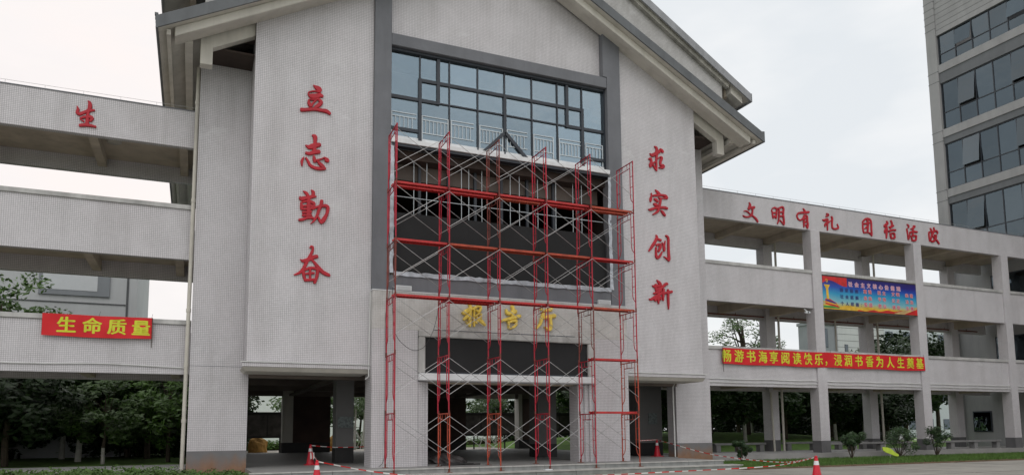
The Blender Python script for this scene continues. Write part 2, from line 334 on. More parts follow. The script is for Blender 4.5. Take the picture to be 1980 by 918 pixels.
STROKES = {
  '立': [[3445,13363,39,3531,13308,137,3627,13254,196,3685,13204,138],[3677,13141,49,3477,13156,59,3299,13083,49,3282,12999,58],[3292,12980,78,3386,12957,175,3519,12971,176,3670,13038,157,3765,13015,98],[3295,12800,58,3307,12701,116,3366,12590,117],[3596,12893,59,3466,12749,68,3384,12593,78],[3654,12863,118,3722,12794,118,3638,12678,137,3508,12575,97],[3050,12415,135,3228,12446,116,3471,12508,117,3718,12510,117,3909,12502,138,4025,12430,99],[3304,12821,49,3464,12840,49,3634,12890,59]],
  '志': [[3433,11572,48,3528,11537,155,3541,11359,116,3527,11137,135,3502,10954,116],[3226,11191,38,3348,11140,154,3516,11215,174,3703,11284,136],[3241,10926,96,3353,10912,115,3502,10974,135,3689,11032,145],[3179,10758,38,3117,10621,95,3124,10445,38],[3244,10748,67,3312,10649,86,3399,10503,106,3569,10437,116,3757,10433,116,3908,10444,49],[3908,10444,58,3793,10538,136,3639,10675,77],[3504,10855,58,3525,10739,116,3546,10642,96],[3564,10695,77,3751,10771,58,3863,10847,49],[3872,10848,58,3941,10768,165,3998,10726,97]],
  '勤': [[3185,9581,38,3289,9515,114,3346,9424,95,3368,9290,114],[3444,9652,38,3511,9582,115,3513,9464,115],[3079,9372,57,3127,9310,151,3292,9359,114,3477,9421,115,3607,9446,57],[3120,9182,57,3142,9048,113,3144,8942,94],[3148,9185,57,3331,9246,76,3518,9210,115,3557,9136,76,3466,9027,114],[3151,9049,68,3335,9090,68,3483,9108,88],[3153,8952,87,3300,8969,87,3466,9008,88],[3366,9348,114,3372,9075,133,3377,8841,152,3361,8703,152],[3174,8838,76,3469,8891,76],[3176,8741,83,3471,8774,68],[3060,8573,75,3142,8582,94,3343,8672,95,3491,8688,95,3567,8648,57],[3495,8962,38,3596,9052,76,3782,9123,96,3932,9150,116,4009,9090,116,3975,8869,106,3866,8641,144,3793,8525,57],[3793,8535,77,3735,8646,96,3686,8739,57],[3797,9322,106,3781,9182,115,3710,8977,105,3657,8794,96,3549,8587,67,3449,8479,28]],
  '奋': [[3437,7644,38,3482,7706,66,3538,7673,76,3522,7536,94,3434,7335,104,3328,7114,112,3241,6915,112,3116,6771,93,2954,6692,46],[3142,7232,28,3235,7183,112,3417,7256,132,3581,7348,132,3692,7377,123],[3509,7245,75,3604,7156,94,3737,6994,132,3889,6851,133,4077,6769,114,4106,6733,57],[3242,6858,93,3264,6687,103,3322,6520,93],[3296,6881,65,3441,6960,94,3626,6965,94,3729,6916,113],[3711,6876,113,3687,6681,104,3617,6465,94],[3299,6747,65,3445,6778,75,3592,6799,75],[3461,6914,75,3464,6741,75,3468,6569,75],[3322,6539,93,3486,6561,94,3634,6581,94]],
  '求': [[17434,13284,63,17533,13221,127,17537,13006,127,17504,12708,95,17505,12415,95,17504,12240,42],[17187,12945,32,17297,12883,147,17480,12978,148,17688,13116,149],[17703,13217,64,17803,13163,128,17846,13090,107],[17134,12684,73,17225,12726,105,17254,12594,116,17215,12453,168,17179,12360,84],[17307,12524,126,17445,12621,53],[17328,12468,63,17435,12328,84,17504,12240,63],[17550,12744,32,17701,12863,64,17779,12826,106,17705,12658,106,17712,12522,106,17847,12502,127,17821,12420,106,17628,12393,63]],
  '实': [[17408,11412,42,17506,11337,126,17616,11254,126],[17202,11241,52,17209,11127,73,17171,10987,125,17151,10870,62],[17276,11144,73,17501,11191,105,17772,11225,105,17929,11195,127,17972,11123,106,17813,11103,63,17676,11068,53],[17339,11017,83,17427,10980,125,17514,10923,105],[17298,10810,62,17375,10781,146,17486,10755,104],[17554,11091,63,17653,11045,94,17624,10868,105,17561,10668,115,17476,10485,104,17248,10335,52],[17045,10532,62,17144,10533,114,17347,10614,104,17572,10669,105,17821,10698,116,17978,10677,105],[17636,10561,42,17745,10477,126,17853,10354,95]],
  '创': [[17363,9486,41,17416,9396,124,17320,9196,124,17157,8972,123,16997,8768,61],[17458,9324,104,17612,9282,104],[17381,9050,103,17494,9099,104,17582,9069,125,17532,8912,124,17461,8792,83],[17356,8953,83,17349,8762,93,17365,8574,124,17429,8523,103,17544,8628,103,17662,8810,42],[17654,9190,42,17739,9084,104,17756,8933,125,17753,8837,83],[17814,9282,31,17785,9107,63],[17867,9508,84,17976,9413,105,17975,9087,105,17975,8781,115,17989,8553,125,17973,8437,63],[17974,8456,83,17854,8541,73,17722,8606,31]],
  '新': [[17347,7596,41,17454,7500,144,17539,7412,103,17404,7346,123],[17118,7344,51,17227,7315,122,17405,7365,102],[17296,7413,102,17288,7169,102],[17288,7188,123,17489,7239,123,17671,7365,124,17808,7469,124,17875,7455,83],[17162,7020,61,17329,7078,123,17531,7186,123],[16957,6774,71,17055,6771,101,17278,6906,122,17481,7013,123,17617,7098,82],[17413,7272,102,17401,6933,123,17393,6708,102,17396,6605,41],[17299,6852,122,17229,6735,122],[17477,6901,102,17517,6791,102],[17666,7233,103,17635,7005,113,17626,6760,62],[17615,7041,82,17794,7091,103,18065,7157,114],[17867,7237,62,17886,7154,103,17877,6927,103,17878,6645,93,17869,6409,21]],
  '生': [[-3843,12227,25,-3810,12124,86,-3827,12013,98,-3757,11971,111,-3636,12046,99,-3481,12140,112,-3334,12172,62],[-3542,12463,25,-3482,12399,100,-3475,12250,124,-3513,12080,87,-3526,11888,99,-3528,11671,111],[-3739,11825,49,-3629,11884,86,-3471,11924,112,-3389,11884,99,-3442,11780,87],[-3727,11800,49,-3622,11736,49],[-3739,11582,98,-3616,11616,111,-3457,11628,99,-3274,11610,75]],
  '文': [[24235,12297,56,24292,12195,150,24264,12058,206,24186,11950,150],[24177,11982,112,24387,12056,131,24554,12092,151],[23902,11818,56,24007,11854,75,24148,11812,93,24286,11711,94,24467,11632,113,24646,11501,150,24722,11376,94],[24426,12010,113,24417,11843,113,24346,11685,131,24155,11572,93,23950,11558,93,23830,11611,56]],
  '明': [[25612,12091,58,25656,11944,96,25668,11776,96,25704,11671,77],[25658,12147,77,25811,12216,116,25935,12162,116,25921,11923,116,25874,11681,96],[25688,11948,96,25903,11972,96],[25699,11763,134,25891,11784,135],[26014,12222,77,26082,12111,97,26066,11854,97,26030,11613,87,25944,11426,58],[26088,12214,97,26287,12305,117,26379,12230,117,26342,11970,116,26358,11717,116,26369,11548,116,26350,11410,77],[26340,11426,77,26218,11532,77,26116,11622,58],[26098,12028,97,26315,12052,97],[26086,11823,97,26323,11849,97]],
  '有': [[27658,12383,80,27741,12306,119,27801,12209,120],[28027,12252,140,27800,12192,159,27554,12164,139,27330,12104,119,27233,11973,89,27289,11824,99,27440,11772,99,27624,11878,119,27746,12047,139],[27700,12025,139,27660,11761,119,27657,11554,99,27649,11433,59],[27813,12055,120,27898,11995,120,27895,11787,120,27915,11582,119,27879,11388,80],[27880,11405,80,27780,11567,79],[27759,11910,139,27755,11858,139],[27747,11736,139,27743,11667,119]],
  '礼': [[29207,12304,82,29330,12247,164,29161,12140,82],[28919,11947,61,29055,11936,163,29266,12012,143,29233,11868,122,29086,11729,122,29065,11605,61],[29233,11868,122,29229,11657,102,29225,11446,81],[29275,11819,102,29494,11984,41],[29532,12181,103,29584,12099,123,29552,11831,113,29560,11621,123,29693,11556,113,29906,11604,124,29968,11664,103,29900,11833,52]],
  '团': [[31732,12167,106,31713,11931,106,31718,11697,106,31753,11539,64],[31770,12189,106,31925,12305,128,32123,12354,129,32290,12299,129,32336,12123,129,32325,11850,129,32328,11597,129,32316,11452,86],[32318,11470,107,32158,11598,107,31939,11594,85,31744,11574,106],[31807,12049,106,32028,12090,128,32253,12150,107],[32070,12294,150,32087,12060,150,32052,11786,128,32029,11657,107],[32013,11908,107,31833,11781,64]],
  '结': [[33479,12361,110,33545,12258,153,33331,12107,175,33298,12012,87],[33328,12070,131,33474,12031,131,33307,11831,131,33296,11702,65],[33470,11975,131,33422,11714,153,33385,11437,87],[33798,12424,132,33864,12311,132,33836,12142,132,33724,12020,132],[33652,12049,132,33965,12174,132],[33581,11822,131,33842,11922,132,34097,11948,133],[33698,11724,132,33720,11543,131,33759,11419,44],[33749,11729,88,33978,11752,110,34004,11626,110,33980,11495,110,33778,11494,88]],
  '活': [[35022,12357,90,35131,12285,135,35096,12188,112],[34974,12120,90,34999,11973,112,35019,11771,90,35048,11532,112,35129,11708,90,35197,11882,90],[35603,12325,136,35434,12186,113,35245,12120,45],[35499,12324,113,35597,12259,136],[35188,11918,112,35416,11997,135,35757,12013,125],[35458,12170,113,35423,11942,113,35396,11790,135],[35276,11759,112,35301,11613,112,35328,11485,90],[35314,11745,113,35631,11795,113,35646,11684,113,35579,11528,113,35343,11505,112]],
  '泼': [[36807,12329,69,36880,12260,139,36913,12188,116],[36691,12108,92,36684,11900,115,36707,11600,115],[36745,12114,92,36907,12130,92,36888,11939,115,36809,11686,92],[37096,12406,93,37121,12247,116,37008,12065,139,36882,11882,138],[37018,12161,116,37266,12224,140,37370,12178,116,37358,12062,70],[37132,11963,139,37239,11955,139,37196,11799,139,36989,11608,139,36802,11609,115],[37018,11895,116,37138,11755,116,37292,11676,139,37438,11519,93]],
  '报': [[8979,6027,58,9049,5955,78,9038,5841,97,9038,5632,97,9027,5404,97,9027,5197,39],[8720,5709,29,8799,5685,116,8939,5778,117,9078,5852,117],[8799,5449,77,8918,5559,97,9038,5670,78],[9027,5215,39,8878,5378,48],[9179,5925,59,9188,5697,59,9177,5469,68,9187,5223,49],[9138,5837,59,9340,5963,78,9441,5922,69,9379,5765,78,9259,5815,59],[9218,5566,39,9399,5690,88,9429,5559,78,9257,5359,88],[9258,5568,39,9439,5426,118,9600,5282,69]],
  '告': [[10677,6054,101,10718,5939,101,10696,5782,91,10684,5626,81],[10446,5914,60,10487,5771,101,10675,5801,121,10823,5868,122],[10256,5468,70,10443,5536,90,10715,5618,101,10990,5692,102],[10505,5462,60,10535,5348,60,10544,5213,60],[10567,5446,60,10714,5492,81,10840,5499,81,10818,5362,81,10712,5260,81,10544,5232,80]],
  '厅': [[11850,5996,62,12002,5965,83,12309,6023,105],[12002,5955,94,11911,5713,93,11821,5452,83,11667,5267,51],[11954,5656,62,12129,5725,104,12437,5781,116],[12239,5731,94,12258,5533,94,12266,5355,94,12187,5233,83,11993,5342,41]],
}
# ================================================================== THE SETTING
gm = MB()
gm.quad((-500, -300, -.03), (700, -300, -.03), (700, 800, -.03), (-500, 800, -.03))
tag(gm.build('ground', LAWN), kind='structure')
g = MB(); g.box(-80, 140, -60, 21.55, -.2, 0.0)
g.box(-80, 18.9, 21.55, 22.1, -.2, 0.0)
tag(g.build('road', ROAD), kind='structure')
# road slab joints: each slab edge is a recessed dark gap, cut as narrow strips lying just over the sheet
g = MB()
for x in range(-12, 46, 6): g.box(x - .012, x + .012, 6, 21.5, -.004, .004)
for y in (6.5, 11.5, 16.5): g.box(-20, 50, y - .012, y + .012, -.004, .0045)
tag(g.build('road_joint', mat('dark_road_joint', (.10, .10, .095), .95)), kind='structure')
# porch platform and two steps
pl = MB(); pl.box(-.1, 20.9, 26.4, 45.2, -.1, .315); pl.box(1.7, 18.75, 22.95, 26.4, -.1, .315)
plat = tag(pl.build('porch_floor', PAVE), kind='structure')
def stones(name, x0, x1, y0, y1, z0, z1, wdt, m, parent):
    x = x0; me = {}
    while x < x1 - .05:
        ww = min(wdt, x1 - x)
        key = round(ww, 3)
        if key not in me: me[key] = MB().box(0, ww - .012, 0, y1 - y0, 0, z1 - z0).mesh(name, m)
        o = link(name, me[key], parent, Vector((x, y0 + random.uniform(-.004, .004), z0)) - ORG[parent]); x += ww
random.seed(3)
ORG[plat] = plat.location.copy()
st = tag(MB().box(1.75, 19.15, 22.62, 22.94, -.05, .10).build('steps', STEP), kind='structure')
stones('step_stone', 1.6, 18.85, 22.83, 22.948, -.05, .285, 1.2, STEP, st)
stones('step_tread', 1.58, 18.87, 22.80, 22.946, .289, .325, 1.2, STEPW, st)
stones('step_stone', 1.6, 19.25, 22.24, 22.60, -.05, .125, 1.5, STEP, st)
stones('step_tread', 1.56, 19.27, 22.21, 22.828, .128, .163, 1.5, STEPW, st)
# covered corridors' floors
tag(B(-26, -.16, 26.72, 30.6, -.1, .33).build('corridor_floor', PAVE), kind='structure')
tag(B(21.25, 45.9, 26.62, 30.6, -.1, .33).build('corridor_floor', PAVE), kind='structure')
# back terrace and path behind the porch
tag(B(2.2, 32, 45.25, 55, -.1, .22).build('back_terrace', mat('pale_terrace', (.46, .43, .38), .8, var=.08, scale=.8)), kind='structure')
tag(B(3, 90, 61.5, 66, -.1, .03).build('path', mat('pale_path', (.42, .40, .37), .85, var=.1)), kind='structure')
# planted strips in front of the corridors
tag(MB().box(18.95, 60, 21.56, 26.6, -.1, .05).build('soil_bed', SOIL), kind='structure')
tag(MB().box(-30, 1.5, 22.3, 26.7, -.1, .10).build('soil_bed', SOIL), kind='structure')
# lawn mound behind the right corridor
lm = MB(); nx, ny = 60, 30
def hgt(x, y):
    return .02 + 1.25 * math.exp(-((x - 36) / 17) ** 2) * max(0, min(1, (y - 31) / 13)) * (1 if y < 52 else max(0, 1 - (y - 52) / 14))
for j in range(ny + 1):
    for i in range(nx + 1):
        x = -40 + i * 130 / nx; y = 31 + j * 40 / ny
        if x < 22 and y < 58: z = -.02 if x > -1 else .12
        else: z = hgt(x, y)
        lm.v.append((x, y, z))
for j in range(ny):
    for i in range(nx):
        a = j * (nx + 1) + i; lm.f.append((a, a + 1, a + nx + 2, a + nx + 1)); lm.m.append(0)
tag(lm.build('lawn', LAWN, smooth=True), kind='structure')
# grass blades
def blades(name, n, region, h, wd, seed, label, hole=None):
    random.seed(seed); b = MB()
    for _ in range(n):
        x0, x1, y0, y1, z = region; x = random.uniform(x0, x1); y = random.uniform(y0, y1)
        if hole and hole(x, y): continue
        a = random.uniform(0, 6.28); hh = h * random.uniform(.5, 1.3); ww = wd * random.uniform(.6, 1.2)
        dx, dy = math.cos(a) * ww, math.sin(a) * ww; lx, ly = random.uniform(-.4, .4) * hh, random.uniform(-.4, .4) * hh
        k = len(b.v); b.v += [(x - dx, y - dy, z), (x + dx, y + dy, z), (x + lx, y + ly, z + hh)]; b.f.append((k, k + 1, k + 2)); b.m.append(0)
    tag(b.build(name, BLADE), label, 'grass', kind='stuff')
blades('grass', 34000, (19.0, 46, 21.6, 25.6, .045), .12, .011, 1, 'green grass strip between the concrete road and the right corridor')
blades('grass', 9000, (19.2, 46, 24.8, 26.6, .045), .10, .011, 5, 'thin patchy grass on brown soil at the foot of the right corridor')
blades('grass', 15000, (-9, 1.4, 22.4, 26.2, .09), .20, .014, 2, 'tall tufty ground cover in the bed before the left pillar', hole=lambda x, y: x > -.5 and y > 24.6)
blades('grass', 30000, (21.5, 46, 31, 44, .05), .12, .02, 7, 'lawn grass seen between the columns of the right corridor')

# ================================================================== THE ASSEMBLY HALL
XC = 10.53
hall = thing('assembly_hall', (XC, 30, 0), 'tall gabled hall faced in white mosaic tile with grey pilasters and a great dark window', 'building')
def P(name, mb, m, bevel=0, label=None, parent=hall):
    o = mb.build(name, m, parent, bevel=bevel)
    if label: o['label'] = label
    return o
def rz(x, apex=20.62, k=.532): return apex - k * abs(x - XC)          # top of the front roof slab
TH = .37
def gable_poly(x0, x1, zb, drop=TH + .02):
    pts = [(x0, zb), (x1, zb), (x1, rz(x1) - drop)]
    if x0 < XC < x1: pts.append((XC, rz(XC) - drop))
    pts.append((x0, rz(x0) - drop)); return pts
# big tiled wall panels either side of the pilasters
P('wall_panel', MB().prism(gable_poly(1.54, 5.53, 3.60), 24.75, 26.30), TILE)
P('wall_panel', MB().prism(gable_poly(15.735, 19.52, 3.60), 24.75, 26.30), TILE)
P('gable_panel', MB().prism(gable_poly(6.16, 14.93, 15.82), 24.87, 25.2), TILE)
P('wall_ledge', B(1.40, 5.53, 24.66, 24.748, 3.60, 3.74), TILE, .02)
P('wall_ledge', B(15.735, 19.60, 24.66, 24.748, 3.60, 3.74), TILE, .02)
P('ledge_trim', B(1.36, 5.55, 24.62, 24.70, 3.742, 3.775), PVCW)
P('ledge_trim', B(15.735, 19.64, 24.62, 24.70, 3.742, 3.775), PVCW)
for x0, x1 in ((1.42, 5.52), (15.74, 19.58)):
    # tapering underside of the overhanging panel
    m = MB(); n = len(m.v)
    m.v += [(x0, 24.68, 3.597), (x1, 24.68, 3.597), (x1, 26.29, 3.597), (x0, 26.29, 3.597),
            (x0 + .12, 24.82, 3.47), (x1 - .02, 24.82, 3.47), (x1 - .02, 26.29, 3.47), (x0 + .12, 26.29, 3.47)]
    m.f += [(4, 7, 6, 5), (0, 4, 5, 1), (1, 5, 6, 2), (3, 7, 4, 0), (2, 6, 7, 3)]; m.m += [0] * 5
    P('soffit', m, CREAM)
# pilasters and the beam over the window
P('pilaster', MB().prism(gable_poly(5.535, 6.155, 6.315), 24.60, 25.1), GREY, .015)
P('pilaster', MB().prism([(15.11, 6.315), (15.73, 6.315), (15.73, rz(15.73) - .39), (14.935, rz(14.935) - .39), (14.935, 15.83), (15.11, 15.83)], 24.60, 25.1), GREY)
P('window_beam', B(6.157, 15.108, 24.62, 25.1, 15.37, 15.815), GREY, .015)
P('spandrel', B(6.157, 15.108, 24.64, 25.1, 6.32, 6.93), GREY)
# roof: two slopes, fascia, barge beams
def slope(x0, x1, f0, f1, y0, y1):
    """slab between two lines z=f0(x) (bottom) and z=f1(x) (top), with the break at the ridge"""
    xs = [x0] + ([XC] if x0 < XC < x1 else []) + [x1]
    return MB().prism([(x, f0(x)) for x in xs] + [(x, f1(x)) for x in reversed(xs)], y0, y1)
for x0, x1 in ((-1.38, XC), (XC, 22.44)):
    P('roof_slope', slope(x0, x1, lambda x: rz(x) - TH, rz, 23.80, 45.4), CREAM)
    P('fascia', slope(x0 - .01, x1 + .01, lambda x: rz(x) - TH - .012, lambda x: rz(x) + .015, 23.74, 23.797), ROOFG)
    P('roof_covering', slope(x0 - .02, x1 + .02, lambda x: rz(x) + .004, lambda x: rz(x) + .05, 23.80, 45.4), ROOFG)
for sx in (-1, 1):
    e0 = XC + sx * 11.92
    P('eave_fascia', MB().box(min(e0, e0 + sx * .06), max(e0, e0 + sx * .06), 23.74, 45.4, rz(e0) - TH - .03, rz(e0) + .03), ROOFG)
    # ends of the roof tiles peeping over the eave
    tm = MB()
    for i in range(90):
        y = 23.78 + i * .24; tm.box(min(e0, e0 + sx * .10), max(e0, e0 + sx * .10), y, y + .11, rz(e0) + .03, rz(e0) + .10)
    o = P('roof_tile', tm, ROOFG); o['kind'] = 'stuff'
    a, b = sorted((XC + sx * 11.45, XC))
    P('barge_beam', slope(a, b, lambda x: rz(x) - TH - .31, lambda x: rz(x) - TH - .003, 24.03, 24.30), CREAM, .02)
    P('barge_soffit', slope(a, b, lambda x: rz(x) - TH - .25, lambda x: rz(x) - TH - .004, 24.302, 24.745), CREAM)
    # bracket beam reaching out from the wall to the eave, with its short drop post
    a, b = sorted((XC + sx * 10.70, XC + sx * 9.00))
    P('bracket_beam', slope(a, b, lambda x: rz(x) - TH - .62, lambda x: rz(x) - TH - .01, 24.90, 25.20), CREAM, .015)
    a, b = sorted((XC + sx * 10.70, XC + sx * 10.32))
    P('drop_post', MB().box(a, b, 24.88, 25.22, 13.52, rz(a if sx < 0 else b) - TH - .3), CREAM, .015)
    # long beams under the eave
    c = XC + sx * 11.05
    P('eave_beam', B(c - .12, c + .12, 24.76, 45.3, rz(c) - TH - .30, rz(c) - TH - .10), CREAM)
    c = XC + sx * 11.62
    P('gutter_beam', B(c - .06, c + .06, 24.0, 45.3, rz(c) - TH - .22, rz(c) - TH - .05), CREAM)
# upper roof, set back and higher
def rz2(x): return 23.62 - .61 * abs(x - XC)
for x0, x1 in ((-1.42, XC), (XC, 22.46)):
    P('upper_roof_slope', slope(x0, x1, lambda x: rz2(x) - .26, rz2, 24.46, 45.4), CREAM)
    P('upper_fascia', slope(x0 - .01, x1 + .01, lambda x: rz2(x) - .34, lambda x: rz2(x) + .02, 24.40, 24.457), ROOFU)
    P('stained_moulding', slope(max(x0, -.35), min(x1, 21.35), lambda x: rz2(x) - .50, lambda x: rz2(x) - .262, 24.56, 24.745), STAINED)
for sx in (-1, 1):
    a, b = sorted((XC + sx * 10.98, XC + sx * 11.6)); P('upper_beam_end', slope(a, b, lambda x: rz2(x) - .60, lambda x: rz2(x) - .262, 24.62, 24.95), CREAM)
    c = XC + sx * 11.0; P('upper_eave_beam', B(c - .1, c + .1, 24.96, 45.3, rz2(c) - .62, rz2(c) - .27), SOFFIT)
for sx in (-1, 1):
    e0 = XC + sx * 11.93
    P('eave_fascia', MB().box(min(e0, e0 + sx * .05), max(e0, e0 + sx * .05), 24.40, 45.4, rz2(e0) - .36, rz2(e0) + .03), ROOFU)
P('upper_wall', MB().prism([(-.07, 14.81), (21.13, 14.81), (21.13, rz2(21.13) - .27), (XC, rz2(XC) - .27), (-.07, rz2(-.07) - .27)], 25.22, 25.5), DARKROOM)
P('upper_gable', MB().prism([(-.07, rz(-.07) - .2), (XC, rz(XC) - .2), (21.13, rz(21.13) - .2), (21.13, rz2(21.13) - .27), (XC, rz2(XC) - .27), (-.07, rz2(-.07) - .27)], 24.75, 25.2), TILE_UP)
# side pillars, standing further back than the wall panels
for x0, x1, n in ((-.13, 1.72, 0), (19.34, 21.19, 1)):
    P('corner_pillar', B(x0, x1, 26.40, 27.05, .90, 14.74), TILE)
    P('pillar_plinth', B(x0 - .005, x1 + .005, 26.395, 27.055, -.1, .897), PLINTH)
    P('pillar_joint', B(x0 - .004, x1 + .004, 26.394, 27.054, 3.72, 3.735), GREY)
P('hall_wall', B(-.02, .25, 27.06, 45, 4.2, 14.3), TILE)
P('hall_wall', B(20.80, 21.07, 27.06, 45, 4.2, 14.3), TILE)
P('hall_wall', B(.26, 20.79, 44.7, 45, 4.2, 14.3), TILE)
P('recess_shade_wall', B(.0, 21.0, 27.06, 27.3, 11.8, 16), DARKROOM)  # coloured dark to stand for the shade in the eave recess
P('recess_shade_panel', B(.0, 1.53, 25.21, 26.38, 14.28, 14.33), DARKROOM); P('recess_shade_panel', B(19.53, 21.06, 25.21, 26.38, 14.28, 14.33), DARKROOM)  # dark panels added under the bracket beams, their colour deepens the recess shade
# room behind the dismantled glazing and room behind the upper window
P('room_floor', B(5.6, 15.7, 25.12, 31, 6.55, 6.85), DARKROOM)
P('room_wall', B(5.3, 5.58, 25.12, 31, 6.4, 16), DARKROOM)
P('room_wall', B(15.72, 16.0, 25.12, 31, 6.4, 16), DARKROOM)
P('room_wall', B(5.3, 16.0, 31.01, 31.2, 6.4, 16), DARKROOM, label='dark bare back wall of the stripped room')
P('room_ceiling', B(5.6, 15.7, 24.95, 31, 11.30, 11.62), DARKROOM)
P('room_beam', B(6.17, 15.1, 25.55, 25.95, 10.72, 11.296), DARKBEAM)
P('upper_ceiling', B(5.6, 15.7, 25.12, 31, 15.6, 15.9), INWHITE)
P('upper_back_wall', B(5.6, 15.7, 30.8, 31.0, 11.63, 15.59), INWHITE)
P('inner_kerb', B(6.16, 15.1, 25.10, 25.30, 11.625, 12.12), INWHITE)
P('window_ledge', B(6.157, 15.108, 24.50, 24.86, 11.70, 11.87), WHITELEDGE, .01)
P('ledge_drip', B(6.157, 15.108, 24.56, 24.86, 11.60, 11.697), FRAME)
# railings and sill panel set outside the panes, where daylight whitens them
rail_x = [(6.22, 7.15), (7.36, 8.38), (8.48, 9.40), (9.62, 10.58), (10.75, 11.62), (11.88, 12.75), (13.0, 13.98), (14.2, 15.0)]
for k_, (a, b) in enumerate(rail_x):
    m = MB()
    for z in (12.99, 12.84, 12.34): m.box(a, b, 24.852, 24.868, z - .016, z + .016)
    n = int((b - a) / .135)
    for i in range(1, n): x = a + (b - a) * i / n; m.box(x - .011, x + .011, 24.854, 24.866, 12.34, 12.84)
    for x in ((a + .012, b - .012) if k_ % 2 else (a + .012,)): m.box(x - .02, x + .02, 24.851, 24.869, 12.11, 13.0)
    P('railing', m, RAILG)
P('sill_panel', B(6.21, 15.04, 24.850, 24.868, 11.873, 12.10), WHITELEDGE)
# the great window: frame, panes
YG = 24.90
win = P('window', MB().box(6.157, 6.20, YG - .06, YG + .1, 11.87, 15.35).box(15.05, 15.108, YG - .10, YG + .1, 11.87, 15.35)
        .box(6.20, 15.05, YG - .14, YG + .1, 15.27, 15.365), FRAME)
def mull(x0, z0, x1, z1, w_, d=.07):
    if x0 == x1: mb = B(x0 - w_ / 2, x0 + w_ / 2, YG - d, YG + .02, z0, z1)
    else: mb = B(x0, x1, YG - d - .003, YG + .023, z0 - w_ / 2, z0 + w_ / 2)
    mb.build('mullion', FRAME, win)
T_, t_ = .115, .05
XS = [6.20, 7.28, 7.98, 8.42, 9.55, 10.66, 11.82, 12.94, 13.37, 14.06, 15.06]
ZT, ZA, ZB, ZC, ZE = 15.27, 14.33, 13.56, 12.36, 11.87
for x in (8.42, 9.55, 11.82, 12.94): mull(x, ZE, x, ZT, t_)
mull(7.28, ZA, 7.28, ZT, t_); mull(14.06, ZA, 14.06, ZT, t_)
mull(7.28, ZE, 7.28, ZA + .06, T_, .1); mull(14.06, ZE, 14.06, ZA + .06, T_, .1)
mull(7.98, ZB - .06, 7.98, ZT, T_, .1); mull(13.37, ZB - .06, 13.37, ZT, T_, .1)
mull(XS[5], ZA, XS[5], ZT, t_); mull(XS[5], 12.83, XS[5], ZA, T_, .1); mull(XS[5], ZE, XS[5], 12.83, t_)
mull(7.28, ZA, 14.06, ZA, T_, .08); mull(7.98, ZB, 13.37, ZB, t_)
mull(6.20, ZB, 7.98, ZB, T_, .08); mull(13.37, ZB, 15.06, ZB, T_, .08)
mull(6.20, ZC, 7.28, ZC, T_, .08); mull(14.06, ZC, 15.06, ZC, T_, .08)
for s in (-1, 1):
    m = MB(); a = Vector((XS[5], 0, 12.86)); b = Vector((XS[5] + s * .97, 0, 11.88)); d = (b - a).normalized(); nrm = Vector((d.z, 0, -d.x)) * .06
    pts = [(a + nrm), (b + nrm), (b - nrm), (a - nrm)]
    if s > 0: pts = pts[::-1]
    m.prism([(p.x, p.z) for p in pts], YG - .115, YG + .03); m.build('mullion', FRAME, win)
random.seed(11)
def pane(x0, x1, z0, z1):
    t = random.uniform(-.006, .006)
    m = MB(); m.quad((x0, YG - .02 + t, z0), (x1, YG - .02 - t, z0), (x1, YG - .02 - t * .5, z1), (x0, YG - .02 + t * .5, z1))
    m.quad((x0, YG - .005 + t, z0), (x0, YG - .005 + t * .5, z1), (x1, YG - .005 - t * .5, z1), (x1, YG - .005 - t, z0))
    m.build('pane', GLASS, win)
for a, b in zip(XS, XS[1:]):
    if a in (6.20, 14.06): pane(a, b, ZB, ZT)
    else: pane(a, b, ZA, ZT); pane(a, b, ZB, ZA)
for a, b in ((6.20, 7.28), (14.06, 15.06)): pane(a, b, ZC, ZB); pane(a, b, ZE, ZC)
lo = [7.28, 8.42, 9.55, 10.66, 11.82, 12.94, 14.06]
for a, b in zip(lo, lo[1:]): pane(a, b, ZE, ZB)
# stripped opening below: dark mullions, white hanging rods
for x in (7.42, 8.55, 9.62, 10.70, 11.80, 12.95, 14.05): P('dark_mullion', B(x - .05, x + .05, 25.30, 25.42, 6.87, 11.29), FRAME)
for x in (7.14, 7.62, 8.98, 9.27, 9.80, 10.97, 11.36, 12.15, 12.55, 12.93, 13.70, 14.10): P('hanging_rod', MB().tube((x, 25.1, 9.0), (x + random.uniform(-.02, .02), 25.1, 11.52), .014, 6), RAILG)
P('cross_rod', MB().tube((6.2, 25.06, 9.92), (15.05, 25.06, 9.86), .014, 6), RAILG)
for x0, x1, z, bd in ((9.05, 15.0, 10.45, .0),): P('cross_rod', MB().tube((x0, 25.35, z), (x1, 25.35, z - .02), .015, 6), RAILW)
# ripped foil tape round the opening
def foil(pts, wdt, seed, vertical):
    random.seed(seed); m = MB(); (xa, za), (xb, zb) = pts; n = int(max(abs(xb - xa), abs(zb - za)) / .16)
    prev = None
    for i in range(n + 1):
        f = i / n; x = xa + (xb - xa) * f; z = za + (zb - za) * f
        l = wdt / 2 * random.uniform(.65, 1.15); r_ = wdt / 2 * random.uniform(.65, 1.15); y = 24.585 + random.uniform(-.02, .02)
        cur = ((x - l, y, z), (x + r_, y + random.uniform(-.02, .01), z)) if vertical else ((x, y, z - l), (x, y + random.uniform(-.02, .01), z + r_))
        if prev: m.quad(prev[0], cur[0], cur[1], prev[1]); m.quad(*[(p[0], p[1] + .01, p[2]) for p in (prev[0], prev[1], cur[1], cur[0])])
        prev = cur
    return m
P('foil_tape', foil(((6.20, 7.0), (6.20, 11.7)), .15, 1, True), SILVER)
P('foil_tape', foil(((15.12, 7.0), (15.10, 11.6)), .14, 2, True), SILVER)
P('foil_tape', foil(((6.30, 6.99), (15.1, 6.99)), .17, 3, False), SILVER)
P('rubble_strip', B(6.2, 15.05, 24.655, 24.9, 6.932, 7.02), DARKBEAM)
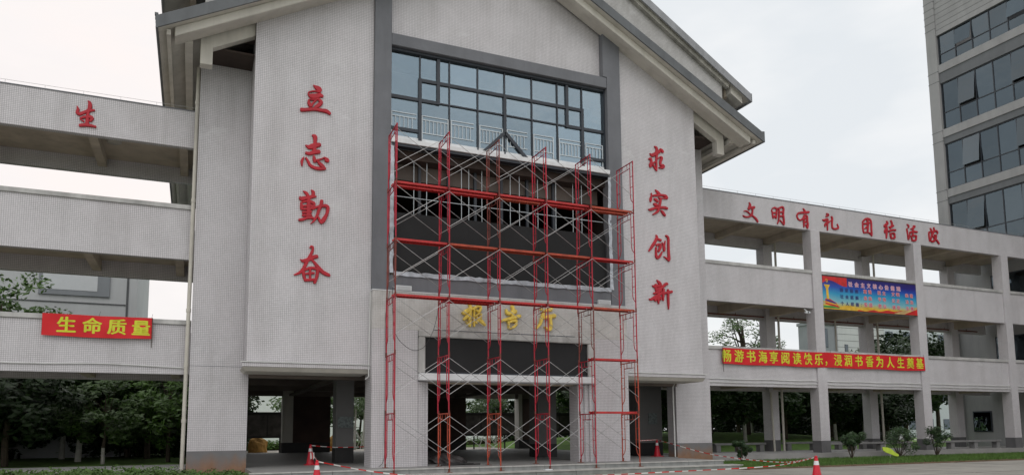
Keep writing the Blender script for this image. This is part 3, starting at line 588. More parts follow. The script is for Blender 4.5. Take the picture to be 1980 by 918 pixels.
# the projecting door surround
YB = 24.40
P('door_block', B(5.52, 7.12, YB, 25.42, .315, 4.99), TILE)
P('door_block', B(14.12, 15.65, YB, 25.42, .315, 4.99), TILE)
P('door_block', B(5.52, 15.65, YB, 25.1, 4.993, 6.31), TILE_PLAIN)
P('block_coping', B(5.50, 15.67, YB - .015, 25.0, 6.312, 6.345), WHITELEDGE)
for i, (a, b) in enumerate(((7.122, 7.28), (7.282, 7.42), (7.422, 7.56))): P('door_jamb', B(a, b, YB + .08 * (i + 1), 25.40, .316, 3.22), TILE)
for i, (a, b) in enumerate(((13.96, 14.118), (13.80, 13.958))): P('door_jamb', B(a, b, YB + .10 * (i + 1), 25.40, .316, 3.22), TILE)
P('door_jamb', B(13.56, 13.798, YB + .30, 25.40, .316, 3.22), TILE)
# stone frame of the black screen over the door
def frame_bar(pts_out, pts_in, y0, y1):
    m = MB(); (a, b), (c, d) = pts_out, pts_in
    m.v += [(a[0], y1, a[1]), (b[0], y1, b[1]), (d[0], y0, d[1]), (c[0], y0, c[1]), (a[0], y0, a[1]), (b[0], y0, b[1])]
    m.f += [(4, 5, 2, 3)]; m.m += [0]
    return m
fo = (7.13, 14.11, 3.24, 4.99); fi = (7.37, 13.83, 3.50, 4.765)
P('stone_frame', B(fo[0], fo[1], YB - .10, YB + .05, fi[3], fo[3]), MARBLE, .03)
P('stone_frame', B(fo[0], fi[0], YB - .10, YB + .05, fi[2], fi[3] - .003), MARBLE, .03)
P('stone_frame', B(fi[1], fo[1], YB - .10, YB + .05, fi[2], fi[3] - .003), MARBLE, .03)
P('stone_frame', B(fo[0], fo[1], YB - .16, YB + .6, fo[2], fi[2] - .003), WHITELEDGE, .03)
P('frame_backing', B(7.13, 14.11, YB + .09, 25.3, fi[2], 4.98), GREY)
P('cornice_line', B(7.7, 13.3, YB - .02, YB - .002, 5.02, 5.045), GREY)
P('lintel_soffit', B(7.56, 13.8, YB + .61, 25.4, 3.20, 3.48), SOFFIT)
# undercroft ceiling, beams, inner pillars, back walls
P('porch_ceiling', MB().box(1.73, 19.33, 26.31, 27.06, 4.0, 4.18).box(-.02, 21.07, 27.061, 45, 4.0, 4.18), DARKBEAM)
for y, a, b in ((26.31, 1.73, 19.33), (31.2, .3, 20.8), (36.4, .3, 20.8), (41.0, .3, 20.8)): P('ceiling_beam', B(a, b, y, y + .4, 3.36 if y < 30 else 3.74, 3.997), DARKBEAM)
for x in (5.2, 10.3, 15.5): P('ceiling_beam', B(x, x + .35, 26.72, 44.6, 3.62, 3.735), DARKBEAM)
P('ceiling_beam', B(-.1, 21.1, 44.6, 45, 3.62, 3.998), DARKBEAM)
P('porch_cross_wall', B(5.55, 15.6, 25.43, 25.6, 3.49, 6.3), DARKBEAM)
def pillar(x0, x1, y0, y1, m=INNERG, top=3.995):
    o = P('inner_pillar', B(x0, x1, y0, y1, .90, top), m); B(x0 - .01, x1 + .01, y0 - .01, y1 + .01, .315, .897).build('plinth', BASEBLK, o); return o
pillar(5.08, 5.76, 28.5, 29.2); pillar(14.20, 15.12, 29.6, 30.5); pillar(18.72, 20.05, 28.5, 29.3)
pillar(.1, .8, 33.5, 34.2); pillar(20.3, 21.0, 34.8, 35.5); pillar(10.0, 10.7, 37, 37.7)
pillar(.1, .8, 40, 40.6); pillar(20.3, 21.0, 41.2, 41.8); pillar(4.85, 5.45, 44.55, 45.15, CREAM); pillar(19.95, 20.2, 44.5, 45.2, CREAM)
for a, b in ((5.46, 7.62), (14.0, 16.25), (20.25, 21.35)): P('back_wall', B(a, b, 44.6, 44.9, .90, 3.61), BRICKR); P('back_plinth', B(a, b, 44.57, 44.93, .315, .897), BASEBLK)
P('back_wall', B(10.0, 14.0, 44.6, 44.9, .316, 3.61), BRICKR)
P('side_wall', B(7.0, 14.0, 33.2, 33.4, .316, 3.99), BRICKR) if False else None
P('light_lintel', B(16.26, 19.6, 44.3, 44.55, 3.58, 4.0), CREAM)
P('notice_panel', B(5.15, 5.74, 28.44, 28.485, 1.66, 2.08), PAPER, label='small pinned notices on the inner pillar')
P('notice_panel', B(19.3, 19.75, 28.44, 28.485, 1.75, 2.25), PAPER)
# ================================================================== COVERED CORRIDORS (two storey bridges)
def corridor(name, label, x0, x1, cols, beams, root_x):
    rt = thing(name, (root_x, 28.6, 0), label, 'covered walkway')
    def Q(n, mb, m, bevel=0): return mb.build(n, m, rt, bevel=bevel)
    Q('roof_parapet', B(x0, x1, 26.82, 27.05, 11.33, 12.64), TILE); Q('roof_parapet', B(x0, x1, 30.2, 30.42, 11.14, 12.5), TILE)
    Q('roof_coping', B(x0, x1, 26.80, 27.07, 12.642, 12.68), GREY)
    Q('roof_slab', B(x0, x1, 27.06, 30.19, 11.72, 11.95), SOFFIT)
    for zt, zb, zc in ((9.12, 7.38, 7.86), (5.13, 3.46, 3.95)):
        Q('parapet', B(x0, x1, 26.82, 27.05, zb, zt), TILE); Q('parapet_cap', B(x0, x1, 26.76, 27.12, zt + .003, zt + .16), MARBLE, .01)
        Q('parapet', B(x0, x1, 30.2, 30.42, zb - (.10 if zb > 5 else 0), zt), TILE); Q('parapet_cap', B(x0, x1, 30.14, 30.46, zt + .003, zt + .16), MARBLE)
        Q('floor_slab', B(x0, x1, 27.06, 30.19, zc, zc + .16), SOFFIT)
    for z in (11.40, 7.45, 3.52):
        for x in beams: Q('cross_beam', B(x - .14, x + .14, 27.06, 30.19, z, z + (.318 if z > 11 else .405)), SOFFIT)
    for x in cols:
        c = Q('column', B(x, x + .60, 26.74, 27.28, .90, 11.327), TILE); B(x - .004, x + .604, 26.736, 27.284, .05, .897).build('plinth', PLINTHG, c)
        c = Q('column', B(x - .1, x + .50, 29.95, 30.48, .90, 11.327), TILE); B(x - .104, x + .504, 29.946, 30.484, .05, .897).build('plinth', PLINTHG, c)
    # lightning wire on little posts
    m = MB(); k = x0 + .3
    while k < x1: m.tube((k, 26.95, 12.68), (k, 26.95, 12.84), .006, 4); k += 1.1
    m.tube((x0, 26.95, 12.84), (x1, 26.95, 12.84), .006, 4)
    Q('lightning_wire', m, GALV)
    return rt
rb = corridor('covered_walkway', 'two storey open tiled walkway joining the hall to the tower on the right', 21.2, 45.95, (28.0, 35.3, 42.5), (21.5, 25.05, 28.3, 32.4, 35.6, 39.2, 42.8), 33)
lb = corridor('covered_walkway', 'two storey open tiled walkway running off to the left behind the drainpipe', -26, -.14, (-7.6, -14.9, -22.2), (-.6, -3.4, -7.3, -11, -14.6, -18, -22), -13)
# pipes along the corridors
for z, r_ in ((3.78, .022), (3.62, .022)):
    m = MB(); pts = [(21.25 + i * .8, 26.79, z + .012 * math.sin(i * 1.7)) for i in range(31)]; m.path(pts, r_)
    m.build('conduit', PVCW, rb)
m = MB(); pts = [(-13.6 + i * .7, 26.79, 3.80 + .03 * math.sin(i * .9) - .005 * i) for i in range(20)]; m.path(pts, .02); m.build('conduit', PVCW, lb)
m = MB(); m.tube((21.3, 30.11, 7.42), (45, 30.11, 7.42), .035)
for x in range(22, 45, 2): m.tube((x, 30.11, 7.42), (x, 30.11, 7.55), .015)
m.build('water_pipe', RUST, rb)
for x in (28.65, 36.0): MB().tube((x, 29.86, .33), (x, 29.86, 11.6), .06, 8).build('rain_pipe', PVC, rb)
MB().tube((28.0, 29.86, .33), (27.9, 29.86, 3.4), .055, 8).build('rain_pipe', PVC, rb)
m = MB(); m.tube((32.9, 30.0, 3.4), (32.9, 30.0, 8.9), .05); m.build('rain_pipe', PVC, rb)
# drainpipes and lamp, camera
def pipe(label, pts, r, joints, m=PVC):
    t = thing('drainpipe', (pts[-1][0], pts[-1][1], 0), label, 'drainpipe')
    MB().path(pts, r, 10).build('pipe', m, t, smooth=False)
    for p in joints: MB().tube((p[0], p[1], p[2] - .06), (p[0], p[1], p[2] + .06), r * 1.22, 10).build('collar', m, t)
pipe('long cream drainpipe at the corner between left walkway and pillar', [(-.2, 26.62, 14.2), (-.22, 26.62, 8), (-.26, 26.55, .12)], .065, [(-.205, 26.62, 12.9), (-.215, 26.62, 9.4), (-.235, 26.60, 5.6), (-.242, 26.59, 3.75), (-.25, 26.57, 1.9)])
pipe('thin white pipe bending down the right pillar beside the cone', [(20.75, 26.33, 3.82), (20.2, 26.33, 3.68), (19.25, 26.33, 3.52), (19.14, 26.33, 3.30), (19.16, 26.33, .33)], .03, [(19.155, 26.33, 1.35)], PVCW)
pipe('thin white pipe in the corner between left wall panel and door surround', [(5.50, 24.68, 6.30), (5.47, 24.66, 3.60), (5.47, 24.66, 3.35), (5.38, 24.75, 3.28)], .022, [(5.472, 24.66, 3.66)], PVCW)
t = thing('ceiling_lamp', (-2.85, 28.1, 11.60), 'round lamp under the ceiling of the left walkway', 'lamp')
MB().lathe([(.20, .0), (.24, .03), (.25, .08), (.25, .118)], (-2.85, 28.1, 11.60), 18).build('lamp_shade', LAMPW, t, smooth=True)
MB().lathe([(.30, .085), (.30, .118)], (-2.85, 28.1, 11.60), 18).build('lamp_base', SOFFIT, t)
t = thing('security_camera', (27.3, 26.66, 7.05), 'small white security camera beside the first column of the right walkway', 'camera')
MB().box(27.22, 27.50, 26.52, 26.62, 7.05, 7.15).build('camera_body', RAILW, t, bevel=.01); MB().tube((27.4, 26.6, 7.15), (27.4, 26.80, 7.30), .02).build('bracket', RAILW, t)
MB().tube((27.36, 26.50, 7.10), (27.36, 26.519, 7.10), .035, 10).build('lens', CABLE, t)

# ================================================================== RAISED CHARACTERS
def catmull(pts, n=5):
    if len(pts) < 3: return pts
    o = []
    for i in range(len(pts) - 1):
        p0 = pts[max(0, i - 1)]; p1 = pts[i]; p2 = pts[i + 1]; p3 = pts[min(len(pts) - 1, i + 2)]
        for k in range(n):
            t = k / n
            o.append(tuple(.5 * (2 * b + (c - a) * t + (2 * a - 5 * b + 4 * c - d) * t * t + (3 * b - a - 3 * c + d) * t ** 3) for a, b, c, d in zip(p0, p1, p2, p3)))
    o.append(pts[-1]); return o
def character(ch, yf, depth, m, parent, bulge=.7, wk=1.0):
    mb = MB()
    for si, st in enumerate(STROKES[ch]):
        q = [(st[i] / 1000, st[i + 1] / 1000, max(.02, st[i + 2] / 1000) * wk) for i in range(0, len(st), 3)]
        q = catmull(q); y0 = yf - .0022 * si; y1 = yf + depth
        # rounded ends
        rows = []
        for i, (x, z, w_) in enumerate(q):
            a = q[max(0, i - 1)]; b = q[min(len(q) - 1, i + 1)]
            dx, dz = b[0] - a[0], b[1] - a[1]; l = math.hypot(dx, dz) or 1; rows.append((x, z, w_, dx / l, dz / l))
        x, z, w_, dx, dz = rows[0]; rows.insert(0, (x - dx * w_ * .22, z - dz * w_ * .22, w_ * .6, dx, dz))
        x, z, w_, dx, dz = rows[-1]; rows.append((x + dx * w_ * .22, z + dz * w_ * .22, w_ * .6, dx, dz))
        k = len(mb.v)
        for x, z, w_, dx, dz in rows:
            nx_, nz_ = -dz, dx; h = w_ / 2
            for s, yy in ((1, y1), (1, y0 + depth * .35), (bulge, y0), (-bulge, y0), (-1, y0 + depth * .35), (-1, y1)):
                mb.v.append((x + nx_ * h * s, yy, z + nz_ * h * s))
        for i in range(len(rows) - 1):
            for j in range(5):
                a = k + i * 6 + j; mb.f.append((a, a + 1, a + 7, a + 6)); mb.m.append(0)
        e0 = k; mb.f.append(tuple(range(e0 + 5, e0 - 1, -1))); e1 = k + (len(rows) - 1) * 6; mb.f.append(tuple(range(e1, e1 + 6))); mb.m += [0, 0]
    return mb.build('character', m, parent)
t = thing('wall_lettering', (3.5, 24.7, 5), 'column of four red brush characters 立志勤奋 on the left wall panel', 'sign')
for c in '立志勤奋': character(c, 24.69, .055, REDLET, t)
t = thing('wall_lettering', (17.6, 24.7, 5), 'column of four red brush characters 求实创新 on the right wall panel', 'sign')
for c in '求实创新': character(c, 24.69, .055, REDLET, t)
t = thing('wall_lettering', (-3.6, 26.7, 11.6), 'single red brush character 生 on the roof band of the left walkway', 'sign')
character('生', 26.765, .052, REDLET, t)
t = thing('wall_lettering', (31, 26.7, 11.6), 'row of red brush characters 文明有礼 团结活泼 on the roof band of the right walkway', 'sign')
for c in '文明有礼团结活泼': character(c, 26.765, .052, REDLET, t, wk=.84)
t = thing('door_lettering', (10.7, 24.3, 5.2), 'three gold characters 报告厅 over the black screen of the entrance', 'sign')
for c in '报告厅': character(c, 24.28, .115, GOLD, t, .5, 1.35)

# ================================================================== BANNERS AND POSTER (flat print)
def glyph(ch, x, z, size, y, parent, m, offset=.0, wx=1.0, name='character', bold=0, wave=None):
    cu = bpy.data.curves.new('g', 'FONT'); cu.body = ch; cu.size = 1; cu.extrude = 0; cu.offset = offset; cu.resolution_u = 3; cu.fill_mode = 'FRONT'
    ob = bpy.data.objects.new('g', cu); COL.objects.link(ob)
    me = bpy.data.meshes.new_from_object(ob.evaluated_get(bpy.context.evaluated_depsgraph_get()))
    bpy.data.objects.remove(ob); bpy.data.curves.remove(cu)
    xs = [v.co.x for v in me.vertices]; ys = [v.co.y for v in me.vertices]
    if not xs: return
    cx = .5; cy = .38
    if bold:
        import itertools
        vs = [v.co.copy() for v in me.vertices]; fs = [tuple(p_.vertices) for p_ in me.polygons]; V = []; Fc = []
        for k_, (ox, oy) in enumerate(((-bold, 0), (bold, 0), (0, bold * .6), (0, -bold * .6), (0, 0))):
            n_ = len(V); V += [(v.x + ox, v.y + oy, .0006 * k_) for v in vs]; Fc += [tuple(i_ + n_ for i_ in f_) for f_ in fs]
        me = bpy.data.meshes.new('g'); me.from_pydata(V, [], Fc)
    base = ORG[parent]
    for v in me.vertices:
        px_, pz_ = x + (v.co.x - cx) * size * wx, z + (v.co.y - cy) * size
        v.co = Vector((px_, (wave(px_, pz_) - .006 if wave else y) - v.co.z, pz_)) - base
    me.materials.clear(); me.materials.append(m); me.name = name
    o = link(name, me, parent); ORG[o] = base
    return o
def wave_fn(x0, x1, z0, z1, y):
    def f(x, z):
        L = x1 - x0; u = x - x0; g = (z - z0) / (z1 - z0)
        return y + .012 * math.sin(u * 2.3 + g * 2.2) + .009 * math.sin(u * 6.1 + 1 - g * 3) + .006 * math.sin(u * 11.7 + g * 5) * (1 - .5 * g)
    return f
def cloth(x0, x1, z0, z1, y, name, m, parent, nx=60):
    mb = MB(); nz_ = 8; wf = wave_fn(x0, x1, z0, z1, y)
    for j in range(nz_ + 1):
        for i in range(nx + 1):
            f = i / nx; g_ = j / nz_; x = x0 + (x1 - x0) * f
            z = z0 + (z1 - z0) * g_ - .03 * math.sin(f * math.pi * max(1, round((x1 - x0) / 3.3))) ** 2 * (1 if g_ < .5 else .55)
            mb.v.append((x, wf(x, z), z))
    for j in range(nz_):
        for i in range(nx):
            a = j * (nx + 1) + i; mb.f.append((a, a + 1, a + nx + 2, a + nx + 1)); mb.m.append(0)
    mb.build(name, m, parent, smooth=True)
    for i in range(max(2, round((x1 - x0) / 3.3)) + 1):          # tie cords from the top edge up to the rail
        x = x0 + .04 + (x1 - x0 - .08) * i / max(2, round((x1 - x0) / 3.3))
        MB().tube((x, y, z1 - .02), (x + .03, y + .05, z1 + .14), .006, 4).build('tie_cord', CABLE, parent)
    return wf
t = thing('banner', (28.8, 26.7, 4.46), 'long red cloth banner with yellow characters across the right walkway', 'banner')
wf = cloth(22.2, 35.52, 4.47, 5.20, 26.69, 'banner_cloth', BANRED, t, nx=200)
for c, x in zip('畅游书海享阅读快乐，浸润书香为人生奠基', (22.45, 23.15, 23.84, 24.56, 25.23, 25.93, 26.65, 27.37, 28.06, 28.70, 29.31, 30.01, 30.74, 31.48, 32.19, 32.96, 33.72, 34.42, 35.12)):
    glyph(c, x, 4.845, .60, 26.670, t, BANYEL, 0, .92, bold=.028, wave=wf)
MB().tube((22.21, 26.66, 4.1), (22.21, 26.66, 5.2), .012).build('batten', BARK, t)
t = thing('banner', (-2.9, 26.7, 4.6), 'short red cloth banner with yellow characters 生命质量 on the left walkway', 'banner')
wf = cloth(-4.45, -1.31, 4.60, 5.30, 26.69, 'banner_cloth', BANRED, t, nx=60)
for c, x in zip('生命质量', (-3.78, -3.06, -2.35, -1.65)): glyph(c, x, 4.955, .54, 26.670, t, BANYEL, 0, 1.05, bold=.032, wave=wf)
MB().tube((-1.32, 26.66, 4.3), (-1.32, 26.66, 5.3), .012).build('batten', BARK, t)

t = thing('poster_board', (31.9, 26.7, 7.4), 'blue and red printed board with rows of small characters under the upper rail', 'poster')
m, tr, p = nodes('blue_sky_print'); tcn = N(tr, 'ShaderNodeTexCoord'); s = N(tr, 'ShaderNodeSeparateXYZ'); tr.links.new(tcn.outputs['Object'], s.inputs[0])
cr = N(tr, 'ShaderNodeValToRGB'); el = cr.color_ramp.elements
el[0].position = 0; el[0].color = (.55, .30, .02, 1); el[1].position = 1; el[1].color = (.015, .010, .12, 1)
for ps, cc in ((.14, (.55, .45, .12)), (.26, (.20, .46, .52)), (.48, (.02, .30, .52)), (.68, (.006, .07, .42)), (.84, (.012, .008, .20))):
    q = el.new(ps); q.color = (*cc, 1)
zz = math_(tr, 'ADD', math_(tr, 'DIVIDE', s.outputs[2], 1.66), math_(tr, 'MULTIPLY', math_(tr, 'SUBTRACT', noise(tr, tcn.outputs['Object'], 1.2, 3), .5), .15))
tr.links.new(zz, cr.inputs[0]); tr.links.new(cr.outputs[0], p.inputs['Base Color']); p.inputs['Roughness'].default_value = .35
B(28.62, 35.28, 26.745, 26.80, 7.40, 9.06).build('board', m, t)
POR = mat('print_red', (.55, .012, .012), .4, var=.3, scale=2.5); POY = mat('print_gold', (.68, .42, .03), .4, var=.25, scale=3)
POG = mat('print_green', (.05, .25, .04), .4, var=.2); POP = mat('print_pink', (.62, .22, .34), .4, var=.05); POK = mat('print_rose', (.62, .07, .10), .4, var=.05); POW = mat('print_white', (.75, .72, .78), .4, var=.04)
POB = mat('print_navy', (.03, .04, .20), .4, var=.1); POT = mat('print_tan', (.55, .38, .16), .4, var=.2)
def flat(name, pts, y, m_): 
    mb = MB(); k = len(pts); mb.v += [(28.62 + a * 6.66, y, 7.40 + b * 1.66) for a, b in pts]; mb.f.append(tuple(range(k))); mb.m.append(0); return mb.build(name, m_, t)
def wavy(name, a, b, top, bot, y, m_, n=40):
    mb = MB()
    for i in range(n + 1):
        f = a + (b - a) * i / n
        for v in (bot(f), top(f)): mb.v.append((28.62 + f * 6.66, y, 7.40 + max(.005, min(.995, v)) * 1.66))
    for i in range(n): mb.f.append((2 * i, 2 * i + 2, 2 * i + 3, 2 * i + 1)); mb.m.append(0)
    return mb.build(name, m_, t)
wavy('red_ribbon', 0, .25, lambda f: .995, lambda f: .72 + .12 * math.sin(f * 17 + .5) + f * .5, 26.742, POR)
wavy('gold_ground', 0, 1, lambda f: .12 + .03 * math.sin(f * 30), lambda f: 0, 26.7415, POY)
wavy('red_ground', .35, 1, lambda f: .02 + .17 * max(0, (f - .35)) + .02 * math.sin(f * 40), lambda f: 0, 26.7395, POR)
wavy('tan_wall', .74, 1, lambda f: .02 + (f - .74) * 1.0, lambda f: max(0, (f - .84) * .9), 26.7385, POT)
wavy('red_corner', .86, 1, lambda f: .02 + (f - .86) * 1.3, lambda f: 0, 26.7375, POR)
wavy('green_field', 0, .16, lambda f: .10, lambda f: .03, 26.7385, POG)
flat('gold_column', [(.035, .30), (.06, .30), (.055, .62), (.075, .74), (.012, .74), (.032, .62)], 26.7375, POY)
flat('red_roof', [(.02, .14), (.16, .06), (.13, .20), (.05, .34), (.02, .30)], 26.7378, POR)
flat('dark_roof', [(.02, .25), (.13, .16), (.12, .21), (.04, .30)], 26.7368, POB)
flat('gold_eave', [(.0, .20), (.15, .12), (.15, .15), (.0, .235)], 26.7362, POY)
# small hammer-and-sickle in gold on the red cloth
mb = MB(); cx_, cz_, rr = 28.62 + .042 * 6.66, 7.40 + .86 * 1.66, .085
for i in range(12):
    a0, a1 = R(-140 + i * 21), R(-140 + (i + 1) * 21)
    mb.quad(*[(cx_ + q_ * math.cos(a_), 26.7365, cz_ + q_ * math.sin(a_)) for a_, q_ in ((a0, rr), (a1, rr), (a1, rr * .68), (a0, rr * .68))])
for (xa, za, xb, zb, hw) in ((-.06, .05, .07, -.08, .012), (-.085, .025, -.03, .08, .018)):
    d = Vector((xb - xa, 0, zb - za)).normalized(); n_ = Vector((-d.z, 0, d.x)) * hw
    mb.quad(*[(cx_ + v.x, 26.7355, cz_ + v.z) for v in (Vector((xa, 0, za)) + n_, Vector((xa, 0, za)) - n_, Vector((xb, 0, zb)) - n_, Vector((xb, 0, zb)) + n_)])
mb.build('emblem', POY, t)
def row(txt, fx, fz, size, m_, step, wx=1.0, off=.02, edge=None):
    for i, c in enumerate(txt):
        if c == ' ': continue
        x = 28.62 + (fx + i * step) * 6.66; z = 7.40 + fz * 1.66
        if edge: glyph(c, x, z, size, 26.7350, t, edge, 0, wx, bold=.085)
        glyph(c, x, z, size, 26.7310, t, m_, 0, wx, bold=.025)
row('社会主义核心价值观', .285, .815, .27, POP, .0645, 1.1, .01, POW)
for txt, fz, ws in (('国家层面：', .615, ('富强', '民主', '文明', '和谐')), ('社会层面：', .41, ('自由', '平等', '公正', '法治')), ('个人层面：', .20, ('爱国', '敬业', '诚信', '友善'))):
    row(txt, .19, fz, .21, POB, .052, 1.1, .012)
    for k, w2 in enumerate(ws): row(w2, .435 + .152 * k, fz + .015 - .002 * k, .23, POK, .051, 1.1, .012, POW)
for nm, (a, b, c, d) in (('rim', (28.60, 35.30, 9.06, 9.09)), ('rim', (28.60, 35.30, 7.37, 7.40))): B(a, b, 26.735, 26.80, c, d).build(nm, BARK, t)

# ================================================================== BLACK SCREENS
t = thing('display_screen', (10.6, 24.8, 7), 'large black cloth covered screen filling the lower half of the stripped opening', 'screen')
xx = [6.27, 7.72, 9.17, 10.62, 12.07, 13.52, 15.03]
for a, b in zip(xx, xx[1:]):
    for c, d in ((7.03, 8.27), (8.273, 9.26)): B(a, b - .004, 24.86 + random.uniform(-.004, .004), 24.93, c, d).build('screen_panel', BLACKP, t)
t = thing('display_screen', (10.6, 24.4, 3.5), 'long black screen in a grey stone frame over the entrance', 'screen')
B(7.375, 13.825, 24.40, 24.48, 3.505, 4.76).build('screen_panel', BLACKP, t)
B(7.375, 13.825, 24.395, 24.398, 3.505, 3.56).build('screen_edge', FRAME, t)
for lab, x0 in (('small white floodlight lying tilted at the left end of the door surround top', 6.32), ('small white floodlight at the right end of the door surround top beside the pilaster', 14.36)):
    t = thing('floodlight', (x0 + .25, 24.4, 6.35), lab, 'floodlight')
    B(x0, x0 + .56, 24.36, 24.46, 6.352, 6.53).build('housing', RAILW, t, bevel=.01); B(x0 + .05, x0 + .51, 24.35, 24.358, 6.38, 6.50).build('lens', FLOODG, t)
    MB().tube((x0, 24.42, 6.44), (x0 - .09, 24.5, 6.50), .012).build('bracket', GALV, t)

# ================================================================== SCAFFOLDING
sc = thing('scaffolding', (10.5, 23.4, .19), 'red frame scaffolding five bays wide and six lifts high before the entrance', 'scaffolding')
YF, YR = 22.82, 23.95; LX = [5.90 + 1.83 * i for i in range(6)]; LZ = [.19, 2.10, 4.02, 5.90, 7.74, 9.67, 11.66]
H = 1.905
fm = MB()
def F(p, q, r_=.021, n=7): fm.tube(p, q, r_, n)
F((0, 0, 0), (0, 0, H), .024); F((0, YR - YF, 0), (0, YR - YF, H), .024)
F((0, 0, H - .02), (0, YR - YF, H - .02))
d_ = .20
F((0, d_, H - .22), (0, YR - YF - d_, H - .22), .015)
for y_, s_ in ((0, 1), (YR - YF, -1)):
    F((0, y_ + s_ * d_, H - .02), (0, y_ + s_ * d_, .62), .015)
    F((0, y_ + s_ * d_, .62), (0, y_ + s_ * d_ * .75, .47), .015); F((0, y_ + s_ * d_ * .75, .47), (0, y_ + s_ * .01, .33), .015)
    for z_ in (.95, 1.35): F((0, y_, z_), (0, y_ + s_ * d_, z_), .012, 5)
for y_ in (.40, .73): F((0, y_, H - .22), (0, y_, H - .02), .012, 5)
fme = {k: fm.mesh('scaffold_frame', m) for k, m in (('r', SCRED), ('o', SCORG), ('d', SCDARK))}
random.seed(5)
for j in range(6):
    for i in range(6):
        k = 'r'
        if i == 2 and j == 5: k = 'd'
        elif (i, j) in ((0, 0),): k = 'r'
        elif (i, j) in ((1, 0), (2, 0), (5, 0), (5, 1)): k = 'o'
        elif random.random() < .06: k = 'd'
        fr = link('scaffold_frame', fme[k], sc, Vector((LX[i] + random.uniform(-.012, .012), YF, LZ[j])) - ORG[sc]); fr.rotation_euler = (0, R(random.uniform(-.25, .25)), R(random.uniform(-.8, .8)))
        fr.scale = (1, 1, (LZ[j + 1] - LZ[j]) / 1.91)
        if j == 5 and i == 2: fr['label'] = 'brown rusty frame at the top'
        if j: link('coupling', None, None) if False else None
bm_ = {}
for j in range(6):
    for i in range(5):
        for y in (YF - .035, YR + .035):
            if (i, j) == (4, 1) and y > 23: pass
            z0, z1 = .60 + random.uniform(-.02, .02), 1.80
            m = MB(); dx = 1.83
            m.tube((0, 0, z0), (dx, 0, z1), .0095, 5); m.tube((0, .022, z1), (dx, .022, z0), .0095, 5)
            m.tube((dx / 2, -.015, (z0 + z1) / 2), (dx / 2, .045, (z0 + z1) / 2), .018, 6)
            o = link('cross_brace', m.mesh('cross_brace', GALV), sc, Vector((LX[i], y, LZ[j])) - ORG[sc])
# walkway planks: steel trays hooked over the frames, punched with holes
pm = MB(); pm.box(.03, 1.80, 0, .36, .045, .05); pm.box(.03, 1.80, 0, .006, -.02, .044); pm.box(.03, 1.80, .354, .36, -.02, .044)
for k in range(15): pm.box(.09 + k * .115, .13 + k * .115, .01, .35, .022, .044)
for x in (-.02, 1.80): pm.box(x, x + .05, .03, .09, .0, .06); pm.box(x, x + .05, .27, .33, .0, .06)
pme = pm.mesh('walkway_plank', PLANK); pmo = pm.mesh('walkway_plank', SCORG)
for lvl, bays in ((5, range(5)), (4, range(5)), (3, range(5)), (2, (4,)), (1, (4,))):
    for i in bays:
        for k in range(2 if (lvl == 5 or (lvl == 3 and i == 1)) else 1):
            o = link('walkway_plank', pmo if random.random() < .2 else pme, sc, Vector((LX[i], YF + .10 + k * (.34 if lvl == 5 else .44), LZ[lvl] + .0 + (.01 if lvl != 3 else .0))) - ORG[sc])
            if lvl == 5: o.scale = (1, .55, 1)
cp = MB(); cp.tube((0, 0, -.07), (0, 0, .09), .031, 8); cp.tube((0, -.03, -.13), (0, .03, -.13), .018, 6); cpm = cp.mesh('coupling', SCDARK)
for j in range(1, 6):
    for i in range(6):
        for y in (YF, YR): link('coupling', cpm, sc, Vector((LX[i], y, LZ[j])) - ORG[sc])
for i in range(6):
    m = MB(); m.box(-.09, .09, -.09, .09, -.028, -.016); m.tube((0, 0, -.016), (0, 0, .10), .03, 8)
    me = m.mesh('base_plate', RUST)
    link('base_plate', me, sc, Vector((LX[i], YF, .194)) - ORG[sc])
    link('base_plate', me, sc, Vector((LX[i], YR, .345)) - ORG[sc])

# cables hanging over the entrance
t = thing('cable', (6.5, 24.3, 4.2), 'thin black cable hanging in a loop from the left floodlight over the door surround', 'cable')
pts = [(6.16, 6.4), (6.16, 5.62), (6.26, 4.88), (6.38, 4.62), (6.59, 4.42), (6.78, 4.30), (6.96, 4.26), (7.15, 4.31), (7.33, 4.45), (7.61, 4.97), (7.78, 5.72), (7.79, 6.46)]
MB().path([(a, 24.20, b) for a, b in [(q[0], q[1]) for q in catmull([(a, b) for a, b in pts], 4)]], .009, 5).build('cord', CABLE, t)
t = thing('cable', (5.9, 24.3, .4), 'thin black cable running down the left edge of the door surround to the step', 'cable')
pts = [(6.1, 6.3), (5.98, 5.6), (5.95, 5.2), (5.96, 3.6), (5.96, 2.43), (5.95, 1.4), (5.97, .75), (5.90, .45), (5.78, .345)]
MB().path([(q[0], 24.36, q[1]) for q in catmull(pts, 4)], .008, 5).build('cord', CABLE, t)
# ================================================================== CONES AND BARRIER TAPE
def cone(x, y, z, label, s=1.0):
    t = thing('traffic_cone', (x, y, z), label, 'traffic cone', 'traffic cones holding the barrier tape')
    c = (x, y, z)
    MB().lathe([(.21 * s, 0), (.215 * s, .03 * s), (.15 * s, .035 * s), (.073 * s, .485 * s)], c, 20).build('cone_body', ORANGE, t, smooth=False)
    MB().lathe([(.075 * s, .487 * s), (.058 * s, .60 * s)], c, 20).build('reflective_band', WHITEP, t)
    MB().lathe([(.057 * s, .602 * s), (.045 * s, .68 * s), (.042 * s, .69 * s)], c, 20).build('cone_top', ORANGE, t)
    MB().lathe([(.028 * s, .692 * s), (.042 * s, .705 * s), (.042 * s, .72 * s), (.025 * s, .74 * s)], c, 12).build('top_ring', ORANGE, t)
    B(x - .21 * s, x + .21 * s, y - .21 * s, y + .21 * s, z, z + .025).build('foot', ORANGE, t)
    return t
cone(4.02, 27.6, .315, 'traffic cone standing on the porch floor before the dark inner wall at left')
cone(3.18, 20.6, 0, 'traffic cone on the road at the lower left, only its top in the picture')
cone(19.05, 27.5, .315, 'traffic cone on the porch floor beside the right pillar')
cone(16.05, 15.55, 0, 'traffic cone on the road before the grass strip at lower right')
